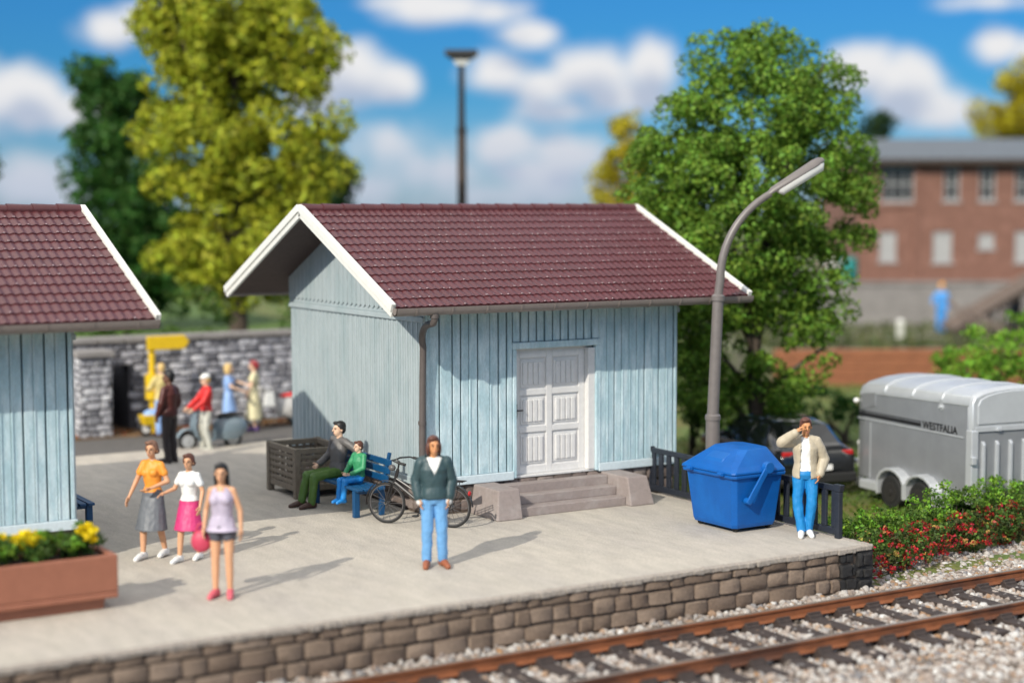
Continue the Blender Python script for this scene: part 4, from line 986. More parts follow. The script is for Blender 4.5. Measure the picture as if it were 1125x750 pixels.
# man in the middle of the platform
person('man in dark green cardigan and light blue jeans standing before the bicycle',(-2.02,-4.01,0),R(-26),1.80,'m',
  dict(elbL=(.236,.05,1.16),wrL=(.200,-.03,.93),elbR=(-.236,.05,1.16),wrR=(-.200,-.03,.93),kneeL=(.10,-.02,.49),kneeR=(-.095,-.02,.49),ankL=(.11,.02,.085),toeL=(.165,-.145,.03),ankR=(-.10,.02,.085),toeR=(-.12,-.155,.03)),look=R(10),
  skin='skin_tan',hair=('bob','h_brown'),top=('cl_white','short',.12),jacket=('cl_teal',-.02,vneck(1.24,.46)),cuffs='cl_white',bottom=('trousers','cl_lightblue'),shoes='cl_rustshoe')
# man leaning at the fence
person('man in beige jacket and blue jeans, one hand at his face, by the railing',(3.74,-5.02,0),R(-36),1.77,'m',
  dict(elbR=(-.36,-.10,1.40),wrR=(-.165,-.20,1.56),handR=(-.07,-.19,1.66),elbL=(.275,.05,1.15),wrL=(.205,-.06,.93),kneeL=(.10,-.05,.50),kneeR=(-.115,-.03,.50),ankL=(.055,.0,.085),ankR=(-.055,-.06,.085),toeL=(.085,-.16,.03),toeR=(-.075,-.22,.03)),look=R(8),nod=R(4),
  skin='skin_tan',hair=('short','h_brown'),top=('cl_white','short',.06),jacket=('cl_beige',-.12,openfront(.085,.062)),bottom=('trousers','cl_jeans'),shoes='cl_white')
# three women
WG='women walking on the platform'
person('woman in orange top and long grey skirt walking arm in arm, leftmost of three',(-5.12,-1.42,0),R(-52),1.66,'f',
  dict(elbR=(-.24,-.05,1.16),wrR=(-.30,-.16,.93),elbL=(.25,.02,1.16),wrL=(.10,-.20,1.08),kneeL=(.09,.03,.50),ankL=(.09,.17,.10),toeL=(.10,.03,.035),kneeR=(-.09,-.12,.50),ankR=(-.09,-.14,.085),toeR=(-.09,-.31,.03)),look=R(10),
  hair=('bun','h_greybrown'),top=('cl_orange','short',.10),bottom=('skirt','cl_grey',.44,.045),shoes='cl_white',group=WG)
person('woman in white tee and magenta skirt, middle of the three walking women',(-4.74,-1.86,0),R(-50),1.50,'f',
  dict(elbR=(-.27,.0,1.17),wrR=(-.36,-.17,1.12),elbL=(.235,.02,1.15),wrL=(.24,-.08,.92),kneeL=(.09,.02,.50),ankL=(.09,.13,.095),toeL=(.10,-.01,.035),kneeR=(-.09,-.13,.50),ankR=(-.10,-.17,.085),toeR=(-.12,-.34,.03)),look=R(8),
  hair=('bun','h_brown'),top=('cl_white','short',.10),bottom=('skirt','cl_magenta',.52,.03),shoes='cl_white',group=WG)
person('black-haired woman in lavender tank top and dark shorts, nearest the platform edge',(-5.15,-4.17,0),R(-36),1.70,'f',
  dict(elbL=(.235,.03,1.14),wrL=(.255,-.02,.90),elbR=(-.225,.06,1.14),wrR=(-.235,-.02,.92),ankL=(.095,.0,.085),toeL=(.13,-.15,.03),toeR=(-.12,-.17,.03),ankR=(-.095,-.02,.085)),look=R(6),
  hair=('long','h_black'),top=('cl_lav','none',-.12,lambda J,k,sp:(lambda c:c.z>1.40*k and abs(c.x)<.05*k+0 and c.y<0 or c.z>1.445*k),.05),bottom=('shorts','cl_dkgrey'),shoes='cl_pink',group=WG)
hb_=thing('handbag','pink-red round handbag hanging from the hand of the lavender-topped woman','handbag',(-5.36,-3.98,.0),R(-36))
m=MB(); m.ell((0,0,.70),(.135,.075,.145)); m.build('bag_body',M['cl_bag'],hb_,smooth=180)
m=MB(); m.tube([(-.07,0,.80),(-.05,0,.90),(0,0,.935),(.05,0,.90),(.07,0,.80)],.014,8); m.build('strap',M['cl_bag'],hb_,smooth=60)
# two on the bench (facing -X)
SG='people sitting on the blue bench'
sx=BX
person('man in grey sweater and green trousers sitting on the bench, arm round the child',(sx-.05,BY+.50,0),R(-84),1.74,'m',
  dict(pel=(0,.10,.575),chest=(0,.16,.95),neck=(0,.16,1.115),head=(0,.145,1.26),hipL=(.09,.06,.545),hipR=(-.09,.06,.545),kneeL=(.10,-.40,.52),kneeR=(-.13,-.40,.52),ankL=(.085,-.44,.085),toeL=(.09,-.62,.03),ankR=(-.14,-.50,.085),toeR=(-.16,-.67,.03),
   shL=(.18,.16,1.06),shR=(-.18,.15,1.06),elbL=(.40,.26,.93),wrL=(.56,.16,.84),elbR=(-.25,.10,.80),wrR=(-.17,-.16,.68)),look=R(-4),
  skin='skin_pale',hair=('short','h_black'),top=('cl_sweater','long',.0),bottom=('trousers','cl_green'),shoes='cl_brownshoe',group=SG)
person('child in bright green sweater and blue trousers sitting on the bench beside the man',(sx-.0,BY-.28,.0),R(-78),1.25,'m',
  dict(pel=(0,.10,.80),chest=(0,.12,1.15),neck=(0,.12,1.33),head=(0,.10,1.475),hipL=(.09,.06,.755),hipR=(-.09,.06,.755),kneeL=(.085,-.36,.74),kneeR=(-.085,-.36,.74),ankL=(.08,-.40,.36),toeL=(.08,-.54,.28),ankR=(-.08,-.40,.36),toeR=(-.08,-.54,.28),
   shL=(.17,.12,1.27),shR=(-.17,.12,1.27),elbL=(.245,.04,1.02),wrL=(.10,-.20,.90),elbR=(-.245,.04,1.02),wrR=(-.10,-.20,.90)),look=R(-4),
  skin='skin_pale',hair=('short','h_brown'),top=('cl_mint','long',.0),bottom=('trousers','cl_blue'),shoes='cl_blue',group=SG)
# background figures
person('black-haired man in maroon sweater and dark trousers seen from behind on the forecourt',(-1.92,6.95,0),R(-150),1.78,'m',
  dict(elbL=(.24,.0,1.15),wrL=(.22,-.10,.92),elbR=(-.235,.02,1.15),wrR=(-.22,-.10,.93)),look=R(40),skin='skin_dark',hair=('short','h_black'),top=('cl_maroon','long',-.06),bottom=('trousers','cl_dkbrown'),shoes='cl_dkbrown',vox=.014)
person('person in red top and pale trousers astride the grey scooter',(-.62,8.42,-.06),R(-92),1.58,'m',
  dict(elbL=(.24,-.14,1.16),wrL=(.20,-.36,1.0),elbR=(-.24,-.14,1.16),wrR=(-.20,-.36,1.0),kneeL=(.12,-.06,.5),ankL=(.17,.02,.085),kneeR=(-.12,-.08,.5),ankR=(-.17,-.03,.085)),skin='skin_pale',hair=('short','h_blond'),hat='cl_white',top=('cl_red','long',-.02),bottom=('trousers','cl_ltgrey'),shoes='cl_ltgrey',vox=.014)
person('blond woman in light blue dress reaching out one arm near the stone wall',(.72,10.6,-.06),R(62),1.56,'f',
  dict(elbL=(.22,-.16,1.30),wrL=(.15,-.42,1.22),elbR=(-.23,-.10,1.2),wrR=(-.16,-.34,1.1)),skin='skin_pale',hair=('bob','h_blond'),top=('cl_skyblue','short',.05),bottom=('skirt','cl_skyblue',.42,.04),shoes='cl_white',vox=.014)
person('woman in cream dress with dark red hair near the stone wall, back turned',(1.42,10.85,-.06),R(-120),1.58,'f',
  dict(elbL=(.24,-.04,1.16),wrL=(.24,-.12,.95),elbR=(-.24,-.05,1.16),wrR=(-.22,-.14,.95)),skin='skin_pale',hair=('bun','h_red'),top=('cl_cream','short',.05),bottom=('skirt','cl_cream',.30,.05),shoes='cl_purple',vox=.014)
hb2=thing('handbag','white handbag held by the woman in the cream dress','handbag',(1.70,10.65,.0),0)
m=MB(); m.loft([[(-.14,-.05,.48),(.14,-.05,.48),(.14,.05,.48),(-.14,.05,.48)],[(-.11,-.035,.80),(.11,-.035,.80),(.11,.035,.80),(-.11,.035,.80)]]); m.build('bag_body',M['cl_white'],hb2,bevel=.03)
m=MB(); m.tube([(-.08,0,.78),(-.05,0,.90),(.05,0,.90),(.08,0,.78)],.014,8); m.build('strap',M['cl_white'],hb2)
person('person in pale yellow coat beside the yellow post at the stone wall',(-.66,11.05,-.06),R(-165),1.60,'m',
  dict(elbL=(.25,-.1,1.18),wrL=(.16,-.3,1.1),elbR=(-.25,-.1,1.18),wrR=(-.16,-.3,1.1)),skin='skin_pale',hair=('short','h_blond'),top=('cl_tan','long',-.15),bottom=('trousers','cl_skyblue'),shoes='cl_brownshoe',vox=.014)
WK=atz(1035,64,.02); 
person('worker in blue overalls and orange helmet on the bank below the brick building',WK,R(-60),1.95,'m',dict(elbR=(-.27,-.06,1.2),wrR=(-.2,-.25,1.05)),skin='skin_pale',hat='cl_helmet',top=('cl_workblue','long',-.05),bottom=('trousers','cl_workblue'),shoes='cl_dkbrown',vox=.018,face=False,hair=('short','h_brown'))
W2=atz(1113,64,.02)
person('worker with orange helmet half hidden behind the bright green bush',W2,R(-60),1.70,'m',dict(elbR=(-.27,-.06,1.2),wrR=(-.2,-.25,1.05)),skin='skin_pale',hat='cl_helmet',top=('cl_grey','long',-.05),bottom=('trousers','cl_dkgrey'),shoes='cl_dkbrown',vox=.018,face=False,hair=('short','h_brown'))

# ------------------------------------------------------------------ scooters
def make_scooter(label,loc,rz,paintm,seatm):
    t=thing('motor_scooter',label,'scooter',loc,rz,'motor scooters by the stone wall')
    def sec(x,w,z0,z1): return [(x,-w*.8,z0),(x,-w,z0+(z1-z0)*.35),(x,-w*.75,z0+(z1-z0)*.8),(x,-w*.3,z1),(x,w*.3,z1),(x,w*.75,z0+(z1-z0)*.8),(x,w,z0+(z1-z0)*.35),(x,w*.8,z0)]
    m=MB(); m.loft([sec(-.88,.09,.48,.60),sec(-.78,.21,.34,.72),sec(-.55,.28,.24,.78),sec(-.25,.26,.24,.77),sec(-.08,.17,.24,.72),sec(-.03,.10,.25,.62)]); m.build('rear_body',paintm,t,smooth=50)
    m=MB(); m.loft([sec(-.05,.2,.22,.27),sec(.35,.2,.22,.27)]); m.build('footboard',paintm,t,bevel=.01)
    m=MB(); A=[]
    for q,(x,z,w) in enumerate(((.33,.25,.2),(.42,.36,.26),(.47,.6,.27),(.44,.82,.20),(.42,.9,.10))): A.append([(x+.03,-w*.5,z),(x,-w,z),(x-.03,-w,z),(x,-w*.5,z),(x,w*.5,z),(x-.03,w,z),(x,w,z),(x+.03,w*.5,z)])
    m.loft(A); m.build('leg_shield',paintm,t,smooth=50)
    m=MB(); m.tube([(.40,0,.85),(.36,0,1.0)],.05,10); m.tube([(.30,-.32,1.02),(.37,-.1,1.03),(.37,.1,1.03),(.30,.32,1.02)],.022,8); m.ell((.42,0,1.02),(.08,.09,.075)); m.build('handlebar',paintm,t,smooth=60)
    m=MB(); m.loft([sec(-.80,.10,.79,.84),sec(-.55,.15,.78,.88),sec(-.2,.12,.77,.85),sec(-.12,.06,.77,.80)]); m.build('saddle',seatm,t,smooth=60)
    m=MB(); A=[]
    for q in range(9):
        w=R(20+q*150/8); A.append([(.60+math.cos(w)*.26,-.09,.24+math.sin(w)*.27),(.60+math.cos(w)*.26,.09,.24+math.sin(w)*.27),(.60+math.cos(w)*.29,.05,.24+math.sin(w)*.31),(.60+math.cos(w)*.29,-.05,.24+math.sin(w)*.31)])
    m.loft(A); m.tube([(.60,0,.24),(.44,0,.8)],.035,8); m.build('front_mudguard',paintm,t,smooth=50)
    t.scale=(.86,.86,.86)
    for x in (.60,-.52):
        wv=thing('wheel',None,None,(x,0,.235)); wv.parent=t
        m=MB(); m.ring((0,0,0),(0,1,0),.185,.052,24,8); m.build('tyre',M['rubber'],wv,smooth=180)
        m=MB(); m.tube([(0,-.04,0),(0,.04,0)],.15,18); m.tube([(0,-.07,0),(0,.07,0)],.05,10); m.build('rim',M['silver2'],wv)
    return t
M['scooter_grey']=mat('scooter_grey',(.16,.21,.245),.3,.05,5,coat=.3); M['scooter_white']=mat('scooter_white',(.42,.41,.40),.3,.05,5,coat=.3)
make_scooter('grey-blue motor scooter with the person in red astride it',(-.42,8.66,-.06),R(176),M['scooter_grey'],M['rubber'])
make_scooter('white motor scooter with red saddle behind the woman in the cream dress',(2.15,11.35,-.05),R(172),M['scooter_white'],M['cl_red'])

# ------------------------------------------------------------------ yellow post, cart, wall
t=thing('signpost','yellow post with a pointed yellow arm at its top, before the stone wall','signpost',(-.62,11.75,-.05))
m=MB(); m.tube([(0,0,0),(0,0,2.05)],.075,14); m.tube([(0,0,.75),(0,0,1.3)],.16,14); m.build('post',M['yellow'],t,smooth=40)
m=MB(); m.prism([(-.14,1.84),(.72,1.84),(.84,1.995),(.72,2.15),(-.14,2.15)],lambda u,v,w:Vector((u,w,v)),-.12,-.06); m.build('sign_arm',M['yellow'],t,bevel=.015)
t=thing('handcart','small yellow handcart with blue load in front of the yellow post','handcart',(-.78,11.25,-.05),R(180)); t.scale=(.7,.7,.8)
m=MB(); m.loft([[(-.30,-.22,.30),(.34,-.22,.30),(.34,.22,.30),(-.30,.22,.30)],[(-.42,-.28,.58),(.42,-.28,.58),(.42,.28,.58),(-.42,.28,.58)]]); m.build('tray',M['yellow'],t,bevel=.03)
m=MB(); m.ell((0,0,.6),(.34,.22,.14)); m.build('load',M['cl_skyblue'],t,smooth=180)
wv=thing('wheel',None,None,(.22,-.1,.2)); wv.parent=t
m=MB(); m.ring((0,0,0),(0,1,0),.16,.04,20,8); m.build('tyre',M['rubber'],wv,smooth=180); m=MB(); m.tube([(0,-.03,0),(0,.03,0)],.13,16); m.build('rim',M['lens'],wv)
m=MB(); m.tube([(-.3,-.1,.3),(-.34,-.1,0)],.02,8); m.tube([(-.3,.1,.3),(-.34,.1,0)],.02,8); m.tube([(-.4,.2,.5),(-.8,.2,.85)],.018,8); m.tube([(-.4,-.2,.5),(-.8,-.2,.85)],.018,8); m.build_each('cart_frame',M['yellow'],t)
WX0,WX1,WY,WH=-16.,9.,12.45,1.96
t=thing('stone_wall','long grey rubble stone wall with a coping behind the forecourt','wall',(WX0,WY,-.05))
NX0,NX1=WX0+14.35-WX0-16+16,0
n0,n1=16-1.52,16-.92                     # dark recess in the wall (local x)
m=MB(); m.box((0,.02,-.2),(n0,.5,WH)); m.box((n1,.02,-.2),(WX1-WX0,.5,WH)); m.box((n0,.02,1.45),(n1,.5,WH)); m.box((n0-.1,1.2,-.2),(n1+.1,1.3,1.6)); m.box((n0-.1,.5,-.2),(n0-.002,1.2,1.6)); m.box((n1+.002,.5,-.2),(n1+.1,1.2,1.6)); m.build('mortar_backing',M['greymortar'],t)
m=MB(); stones(m,(0,.018,0),(1,0,0),(0,-1,0),WX1-WX0,WH-.02,.15,.14,.40,.045,random.Random(9),skip=lambda u,z:n0-.12<u<n1+.12 and z<1.45,jit=.02); m.build('stone_face',M['greystone'],t,smooth=50)
m=MB(); x=0
while x<WX1-WX0: m.box((x,-.07,WH+.002),(x+.58,.55,WH+.13)); x+=.6
m.build('coping',M['concrete'],t,bevel=.02)
t=thing('stone_pillar','pale grey stone pillar standing before the wall at its dark recess','pillar',(-2.30,11.55,-.05))
m=MB(); m.box((.02,.02,-.2),(.66,.6,1.75)); m.build('core',M['greymortar'],t)
m=MB()
for o_,u_,n_,l_ in (((0,.0,0),(1,0,0),(0,-1,0),.68),((.68,0,0),(0,1,0),(1,0,0),.62),((0,.62,0),(0,-1,0),(-1,0,0),.62)): stones(m,o_,u_,n_,l_,1.74,.15,.16,.36,.045,random.Random(4))
m.build('stone_face',ramp_island('pale_pillar_stone',[(0,(.14,.14,.155)),(.5,(.36,.36,.39)),(1,(.62,.62,.64))]),t,smooth=50)
m=MB(); m.box((-.08,-.1,1.75),(.76,.7,1.88)); m.build('cap_stone',M['concrete'],t,bevel=.02)
# ------------------------------------------------------------------ vegetation
def leaves(P, Nrm, size, rg, asp=.62):
    n=len(P); s=size*rg.uniform(.6,1.35,(n,1))
    t=np.cross(Nrm,rg.normal(size=(n,3))); t/=np.linalg.norm(t,axis=1,keepdims=True)+1e-9; b=np.cross(Nrm,t)
    bend=Nrm*s*.18
    Vt=np.stack([P-t*s*.5-bend,P-b*s*.5*asp,P+t*s*.5-bend,P+b*s*.5*asp],1).reshape(-1,3)
    return Vt
def crown(name, blobs, n, size, m, parent, seed, clump=.42, per=70, loc=None, inner=.35, puff=.45, jit=.55):
    rg=np.random.default_rng(seed); B=np.array(blobs,float); vol=B[:,3]*B[:,4]*B[:,5]; K=max(4,n//per)
    cnt=np.maximum(2,(vol**.8/(vol**.8).sum()*K).astype(int)); Ps=[];Ns=[]
    for b,c in zip(B,cnt):
        d=rg.normal(size=(c,3)); d/=np.linalg.norm(d,axis=1,keepdims=True); r=rg.uniform(inner,1,(c,1))**.6
        C=b[:3]+d*r*b[3:]
        for cc in C:
            rad=clump*rg.uniform(.55,1.3); q=int(per*rg.uniform(.6,1.3)*(rad/clump)**1.5)+4
            e=rg.normal(size=(q,3)); e[:,2]+=.25; e/=np.linalg.norm(e,axis=1,keepdims=True)
            p=cc+e*(rad*rg.uniform(puff,1.05,(q,1)))*np.array([1,1,.85])
            nn=e+rg.normal(size=(q,3))*jit; nn/=np.linalg.norm(nn,axis=1,keepdims=True); Ps.append(p);Ns.append(nn)
    P=np.concatenate(Ps);Nr=np.concatenate(Ns); Vt=leaves(P,Nr,size,rg); F=np.arange(len(P)*4).reshape(-1,4)
    o=link(name,npmesh(name,Vt,F,4),m,parent); return o
def tree(label, name, d, base, blobs, n, size, m, seed, zg=GZ, clump=.42, per=70, trunk=.2, dr=.85, limbs=9, inner=.35, group=None, puff=.45, jit=.55):
    sc=FPX/d; b0=atz(base,d,zg); t=thing(name,label,'tree',b0,0,group)
    L=[]
    for q in blobs:
        x,y,rx,ry=q[:4]; off=q[4] if len(q)>4 else 0
        p=at(x,y,d+off)-b0; L.append((p.x,p.y,p.z,rx/sc,rx/sc*dr,ry/sc))
    crown('crown',L,n,size,m,t,seed,clump,per,inner=inner,puff=puff,jit=jit)
    rd=random.Random(seed); A=np.array(L); w=A[:,3]*A[:,5]; cx=float((A[:,0]*w).sum()/w.sum()); cy=float((A[:,1]*w).sum()/w.sum()); zt=float(A[:,2].max()); zb=float((A[:,2]-A[:,5]).min())
    mb=MB(); pts=[];rr_=[]
    for k in range(9):
        q=k/8; pts.append((cx*q**.8+rd.uniform(-.06,.06),cy*q**.8+rd.uniform(-.06,.06),-.1+zt*.92*q)); rr_.append(trunk*(1.35 if k==0 else 1)*(1-.85*q))
    mb.tube(pts,rr_,9)
    tk=mb.build('trunk',M['bark'],t,smooth=180)
    mb=MB()
    for k in range(limbs):
        q=L[rd.randrange(len(L))]; z0=max(.8,min(zt*.75,q[2]*rd.uniform(.45,.75))); f=z0/(zt*.92); a=Vector((cx*f**.8,cy*f**.8,z0)); e=Vector(q[:3])+Vector((rd.uniform(-.5,.5)*q[3],rd.uniform(-.5,.5)*q[4],rd.uniform(0,.4)*q[5]))
        md=a.lerp(e,.5)+Vector((rd.uniform(-.2,.2),rd.uniform(-.2,.2),.15)); mb.tube([a,md,e],[trunk*.42,trunk*.25,trunk*.08],6)
    mb.build('limbs',M['bark'],t,smooth=180)
    return t
tree('tall yellow-green tree behind the stone wall, between the two sheds','tree',44,262,
     [(250,15,95,60),(200,35,52,50),(305,45,58,52),(345,62,24,28),(195,95,45,42),(260,80,70,45),(330,95,32,24),(185,145,36,34),(235,150,48,36,-1.0),(305,160,54,40),(355,135,26,22),(345,180,36,30),(270,205,60,38),(215,215,46,34),(320,225,40,32),(235,265,58,36),(195,285,34,26),(300,275,48,34),(265,310,62,30),(262,130,40,60,1.2),(285,230,40,60,1.2),(240,70,50,40,1.2)],
     44000,.19,M['leaf_yellow'],31,zg=.4,clump=.52,per=100,puff=.72,jit=.42,trunk=.30,limbs=14)
tree('dark green tree left of the tall yellow-green one, above the cut-off roof','tree',50,140,
     [(118,100,36,34),(98,85,20,18),(135,125,44,40),(110,165,36,42),(150,190,50,50),(115,230,44,46),(165,255,50,50),(130,300,60,48),(185,300,46,40)],24000,.20,M['leaf_dark'],32,puff=.65,zg=.6,clump=.45,per=75,trunk=.26)
tree('very dark tree partly hidden behind the right side of the yellow-green tree','tree',54,352,
     [(360,200,30,32),(375,185,18,20),(340,215,30,30),(350,255,42,40),(330,160,18,20),(350,310,50,40)],9000,.21,M['leaf_deep'],33,zg=.6,clump=.45,per=75)
tree('small dark tree showing only a few leaves at the far left edge','tree',52,-22,[(-16,188,26,24),(-25,225,32,36),(-10,260,30,40),(-30,300,40,40)],4000,.19,M['leaf_dark'],34,zg=.5,clump=.42)
tree('big bushy green tree standing right of the shed behind the street lamp','tree',34.5,838,
     [(845,72,62,36),(795,68,40,32),(905,82,40,32),(830,125,105,55),(738,150,46,42),(755,195,72,58),(905,150,58,52),(935,190,36,40),(835,200,100,55,-1.0),(722,215,52,44),(900,235,66,50),(945,240,22,30),(800,265,78,48,-.8),(750,285,50,48),(890,295,52,38),(845,325,66,38),(770,345,55,48),(880,348,40,28),(925,330,18,16),(795,392,46,36),(758,405,42,38),(868,402,34,30),(908,385,18,16),(850,440,46,24),(785,448,42,26),(820,415,40,26),(795,325,62,44),(745,335,36,40)],
     82000,.108,M['leaf_green'],35,clump=.34,per=130,puff=.65,jit=.45,trunk=.21,limbs=16,dr=.9)
tree('golden yellow tree peeking out left of the big green tree','tree',62,690,[(692,142,24,22),(682,178,32,26),(672,210,24,22),(700,225,34,30),(690,270,50,50)],6000,.25,M['leaf_gold'],36,zg=.0,clump=.5)
tree('yellow-green tree behind the brick building at the right edge','tree',98,1118,[(1112,100,24,24),(1092,135,34,22),(1122,135,36,26),(1140,90,34,30),(1150,60,30,24),(1120,180,50,40)],7000,.36,M['leaf_gold'],37,zg=0,clump=.8)
tree('small dark tree between the big green tree and the slate roof','tree',82,966,[(968,138,17,16),(958,155,22,22),(962,200,30,40)],3000,.3,M['leaf_deep'],38,zg=0,clump=.6)
def shrub(label,name,cat,d,base,blobs,n,size,m,seed,zg=GZ,clump=.25,per=50,group=None,stems=8):
    sc=FPX/d; b0=atz(base,d,zg); t=thing(name,label,cat,b0,0,group); L=[]
    for (x,y,rx,ry) in blobs: p=at(x,y,d)-b0; L.append((p.x,p.y,p.z,rx/sc,rx/sc*.9,ry/sc))
    crown('foliage',L,n,size,m,t,seed,clump,per); rd=random.Random(seed); mb=MB()
    for k in range(stems):
        q=L[k%len(L)]; mb.tube([(rd.uniform(-.3,.3),rd.uniform(-.3,.3),-.05),(q[0]*.5,q[1]*.5,q[2]*.5),q[:3]],[.05,.04,.015],6)
    mb.build_each('stem',M['bark'],t); return t
shrub('bright green leafy bush behind the silver trailer at the right edge','bush','bush',37,1085,[(1100,385,48,30),(1060,398,34,24),(1035,385,16,13),(1120,360,26,22),(1112,348,12,10),(1080,415,60,24),(1140,395,40,40),(1085,445,70,30)],7000,.105,M['leaf_bright'],41,clump=.24)
shrub('low dark shrub under the big green tree near the parked car','bush','bush',39,925,[(900,440,40,20),(940,450,34,16),(880,455,40,20)],2200,.11,M['leaf_dark'],42,clump=.25)
shrub('dark green shrub at the foot of the big tree right beside the shed','bush','bush',36,770,[(765,440,30,26),(750,420,22,30),(790,455,34,24)],2600,.11,M['leaf_hedge'],43,clump=.25)
# hedge and bank behind the stone wall
g=MB(); g.loft([[(-80,14.2,-.7),(9,14.2,-.7),(9,14.2,.3),(-80,14.2,.3)],[(-80,24,-.7),(9,24,-.7),(9,24,1.3),(-80,24,1.3)],[(-80,90,-.7),(9,90,-.7),(9,90,1.6),(-80,90,1.6)]]); struct(g,'hill',M['grasshill'])
hd=thing('hedge','rough green hedge growing along the top of the long stone wall','hedge',(-6,14.6,.2))
rg=np.random.default_rng(5); L=[]
for x in np.arange(-10,14,.75): L.append((x,rg.uniform(-.2,1.2),rg.uniform(1.0,2.4),.9,.7,rg.uniform(.5,.8))); L.append((x+.3,rg.uniform(.6,1.8),rg.uniform(.5,1.4),.9,.8,.7))
crown('foliage',L,13000,.14,M['leaf_hedge'],hd,51,.35,60)
mb=MB(); 
for q in L[::3]: mb.tube([(q[0],q[1],-.2),(q[0]+.1,q[1],q[2])],[.06,.02],6)
mb.build_each('stem',M['bark'],hd)
# flowering hedge by the track
fh=thing('flowering_hedge','low green hedge dotted with red flowers between the track and the trailer','hedge',(4.5,-5.4,GZ))
L=[]; L2=[]
rg=np.random.default_rng(8)
for u in np.arange(0,6.8,.26):
    yb=u*.20
    for r_ in range(3):
        L.append((u+rg.uniform(-.1,.1),yb-.18+r_*.36+rg.uniform(-.08,.08),.30+r_*.12+rg.uniform(-.06,.12),.26,.24,.24))
    L2.append((u+rg.uniform(-.1,.1),yb-.16+rg.uniform(-.05,.05),.24+rg.uniform(-.05,.1),.30,.2,.22)); L2.append((u+rg.uniform(-.1,.1),yb+.1,.50,.28,.2,.14))
crown('foliage',L,13000,.062,M['leaf_hedge'],fh,52,.15,42,inner=.55)
crown('bright_foliage',[(a,b+.12,c+.16,d,e,f*.6) for a,b,c,d,e,f in L[1::3]+L[2::3]],4200,.062,M['leaf_bright'],fh,53,.12,30,inner=.6)
o=crown('flowers',[(a,b-.05,c,d*1.05,e,f) for a,b,c,d,e,f in L2],3300,.05,M['flower_red'],fh,54,.05,6,inner=.8); o['kind']='stuff'
crown('dark_foliage',[(a,b-.08,c-.02,d,e,f) for a,b,c,d,e,f in L2],5200,.058,leafmat('dark_hedge_leaf',(.055,.075,.022),.5,.05),fh,56,.10,30,inner=.7)
o=crown('pale_flowers',L2,160,.06,leafmat('pale_flower',(.5,.33,.10),.3,.08),fh,55,.05,9,inner=.85); o['kind']='stuff'
mb=MB()
for q in L[::2]: mb.tube([(q[0],q[1],-.05),(q[0]+.04,q[1],q[2]+.1)],[.014,.006],5)
mb.build_each('stem',M['bark'],fh)
# loose grass and ground cover round the yard
def cover(name,label,cat,boxes,size,m,seed,hmax):
    rg=np.random.default_rng(seed); Ps=[]
    for (x0,x1,y0,y1,n,z) in boxes: Ps.append(np.c_[rg.uniform(x0,x1,n),rg.uniform(y0,y1,n),z+rg.uniform(0,hmax,n)])
    P=np.concatenate(Ps); nn=rg.normal(size=(len(P),3)); nn[:,2]*=.4; nn/=np.linalg.norm(nn,axis=1,keepdims=True)
    o=link(name,npmesh(name,leaves(P,nn,size,rg,.35),np.arange(len(P)*4).reshape(-1,4),4),m); return tag(o,label,cat,kind='stuff')
cover('grass_tufts','short green grass tufts round the trailer and beyond','grass',[(4.6,13,-4.4,8,9000,GZ),(13,30,2,22,9000,GZ)],.11,leafmat('grass_blade',(.11,.17,.028),.4,.03),61,.09)
cover('rough_grass','rough grass and weeds on the bank before the brick building','grass',[],.2,leafmat('weed_blade',(.12,.16,.035),.5,.04),63,.3) if False else None
cover('fallen_leaves','orange and brown leaf litter at the foot of the stone wall','leaf litter',[(-4,8,11.5,12.3,700,-.03)],.09,leafmat('litter_leaf',(.34,.13,.02),.5,.04),62,.04)

# ------------------------------------------------------------------ flower planter
t=thing('flower_planter','brown trough planter with grass and yellow flowers cut off by the left edge','planter',(-6.48,-4.10,0),R(1.0))
PL,PW=2.7,.70
m=MB(); m.loft([[(-PL+.12,.10,.0),(-.16,.10,.0),(-.16,PW-.1,.0),(-PL+.12,PW-.1,.0)],[(-PL+.1,.08,.145),(-.14,.08,.145),(-.14,PW-.08,.145),(-PL+.1,PW-.08,.145)]]); m.build('foot',M['terracotta'],t,bevel=.015)
m=MB()
m.box((-PL,0,.14),(0,PW,.22))
for lo,hi in (((-PL,0,.219),(0,.08,.68)),((-PL,PW-.08,.219),(0,PW,.68)),((-PL,.081,.219),(-PL+.08,PW-.081,.68)),((-.08,.081,.219),(0,PW-.081,.68))): m.box(lo,hi)
m.build('trough',M['terracotta'],t,bevel=.02)
m=MB(); m.box((-PL+.09,.09,.222),(-.09,PW-.09,.62)); m.build('soil',M['soil'],t)
rg=np.random.default_rng(3)
L=[(x,PW/2+rg.uniform(-.15,.15),.78+rg.uniform(-.05,.06),.17,.2,.13) for x in np.arange(-PL+.2,-.12,.11)]
crown('foliage',L,4200,.075,M['leaf_hedge'],t,71,.10,40); crown('bright_foliage',[(a,b,c+.05,d,e,f) for a,b,c,d,e,f in L[::2]],1200,.07,M['leaf_bright'],t,72,.09,25)
o=crown('flowers',[(x,PW/2+rg.uniform(-.18,.1),.90+rg.uniform(-.04,.05),.12,.16,.07) for x in (-.28,-.85,-.95,-1.05,-1.15,-1.25,-1.4,-1.5,-1.7,-2.0,-2.3)],2600,.085,M['flower_yellow'],t,73,.06,16); o['kind']='stuff'
m=MB()
for q in L: m.tube([(q[0],q[1],.6),(q[0]+.03,q[1],.85)],[.012,.005],5)
m.build_each('stem',M['leaf_hedge'],t)

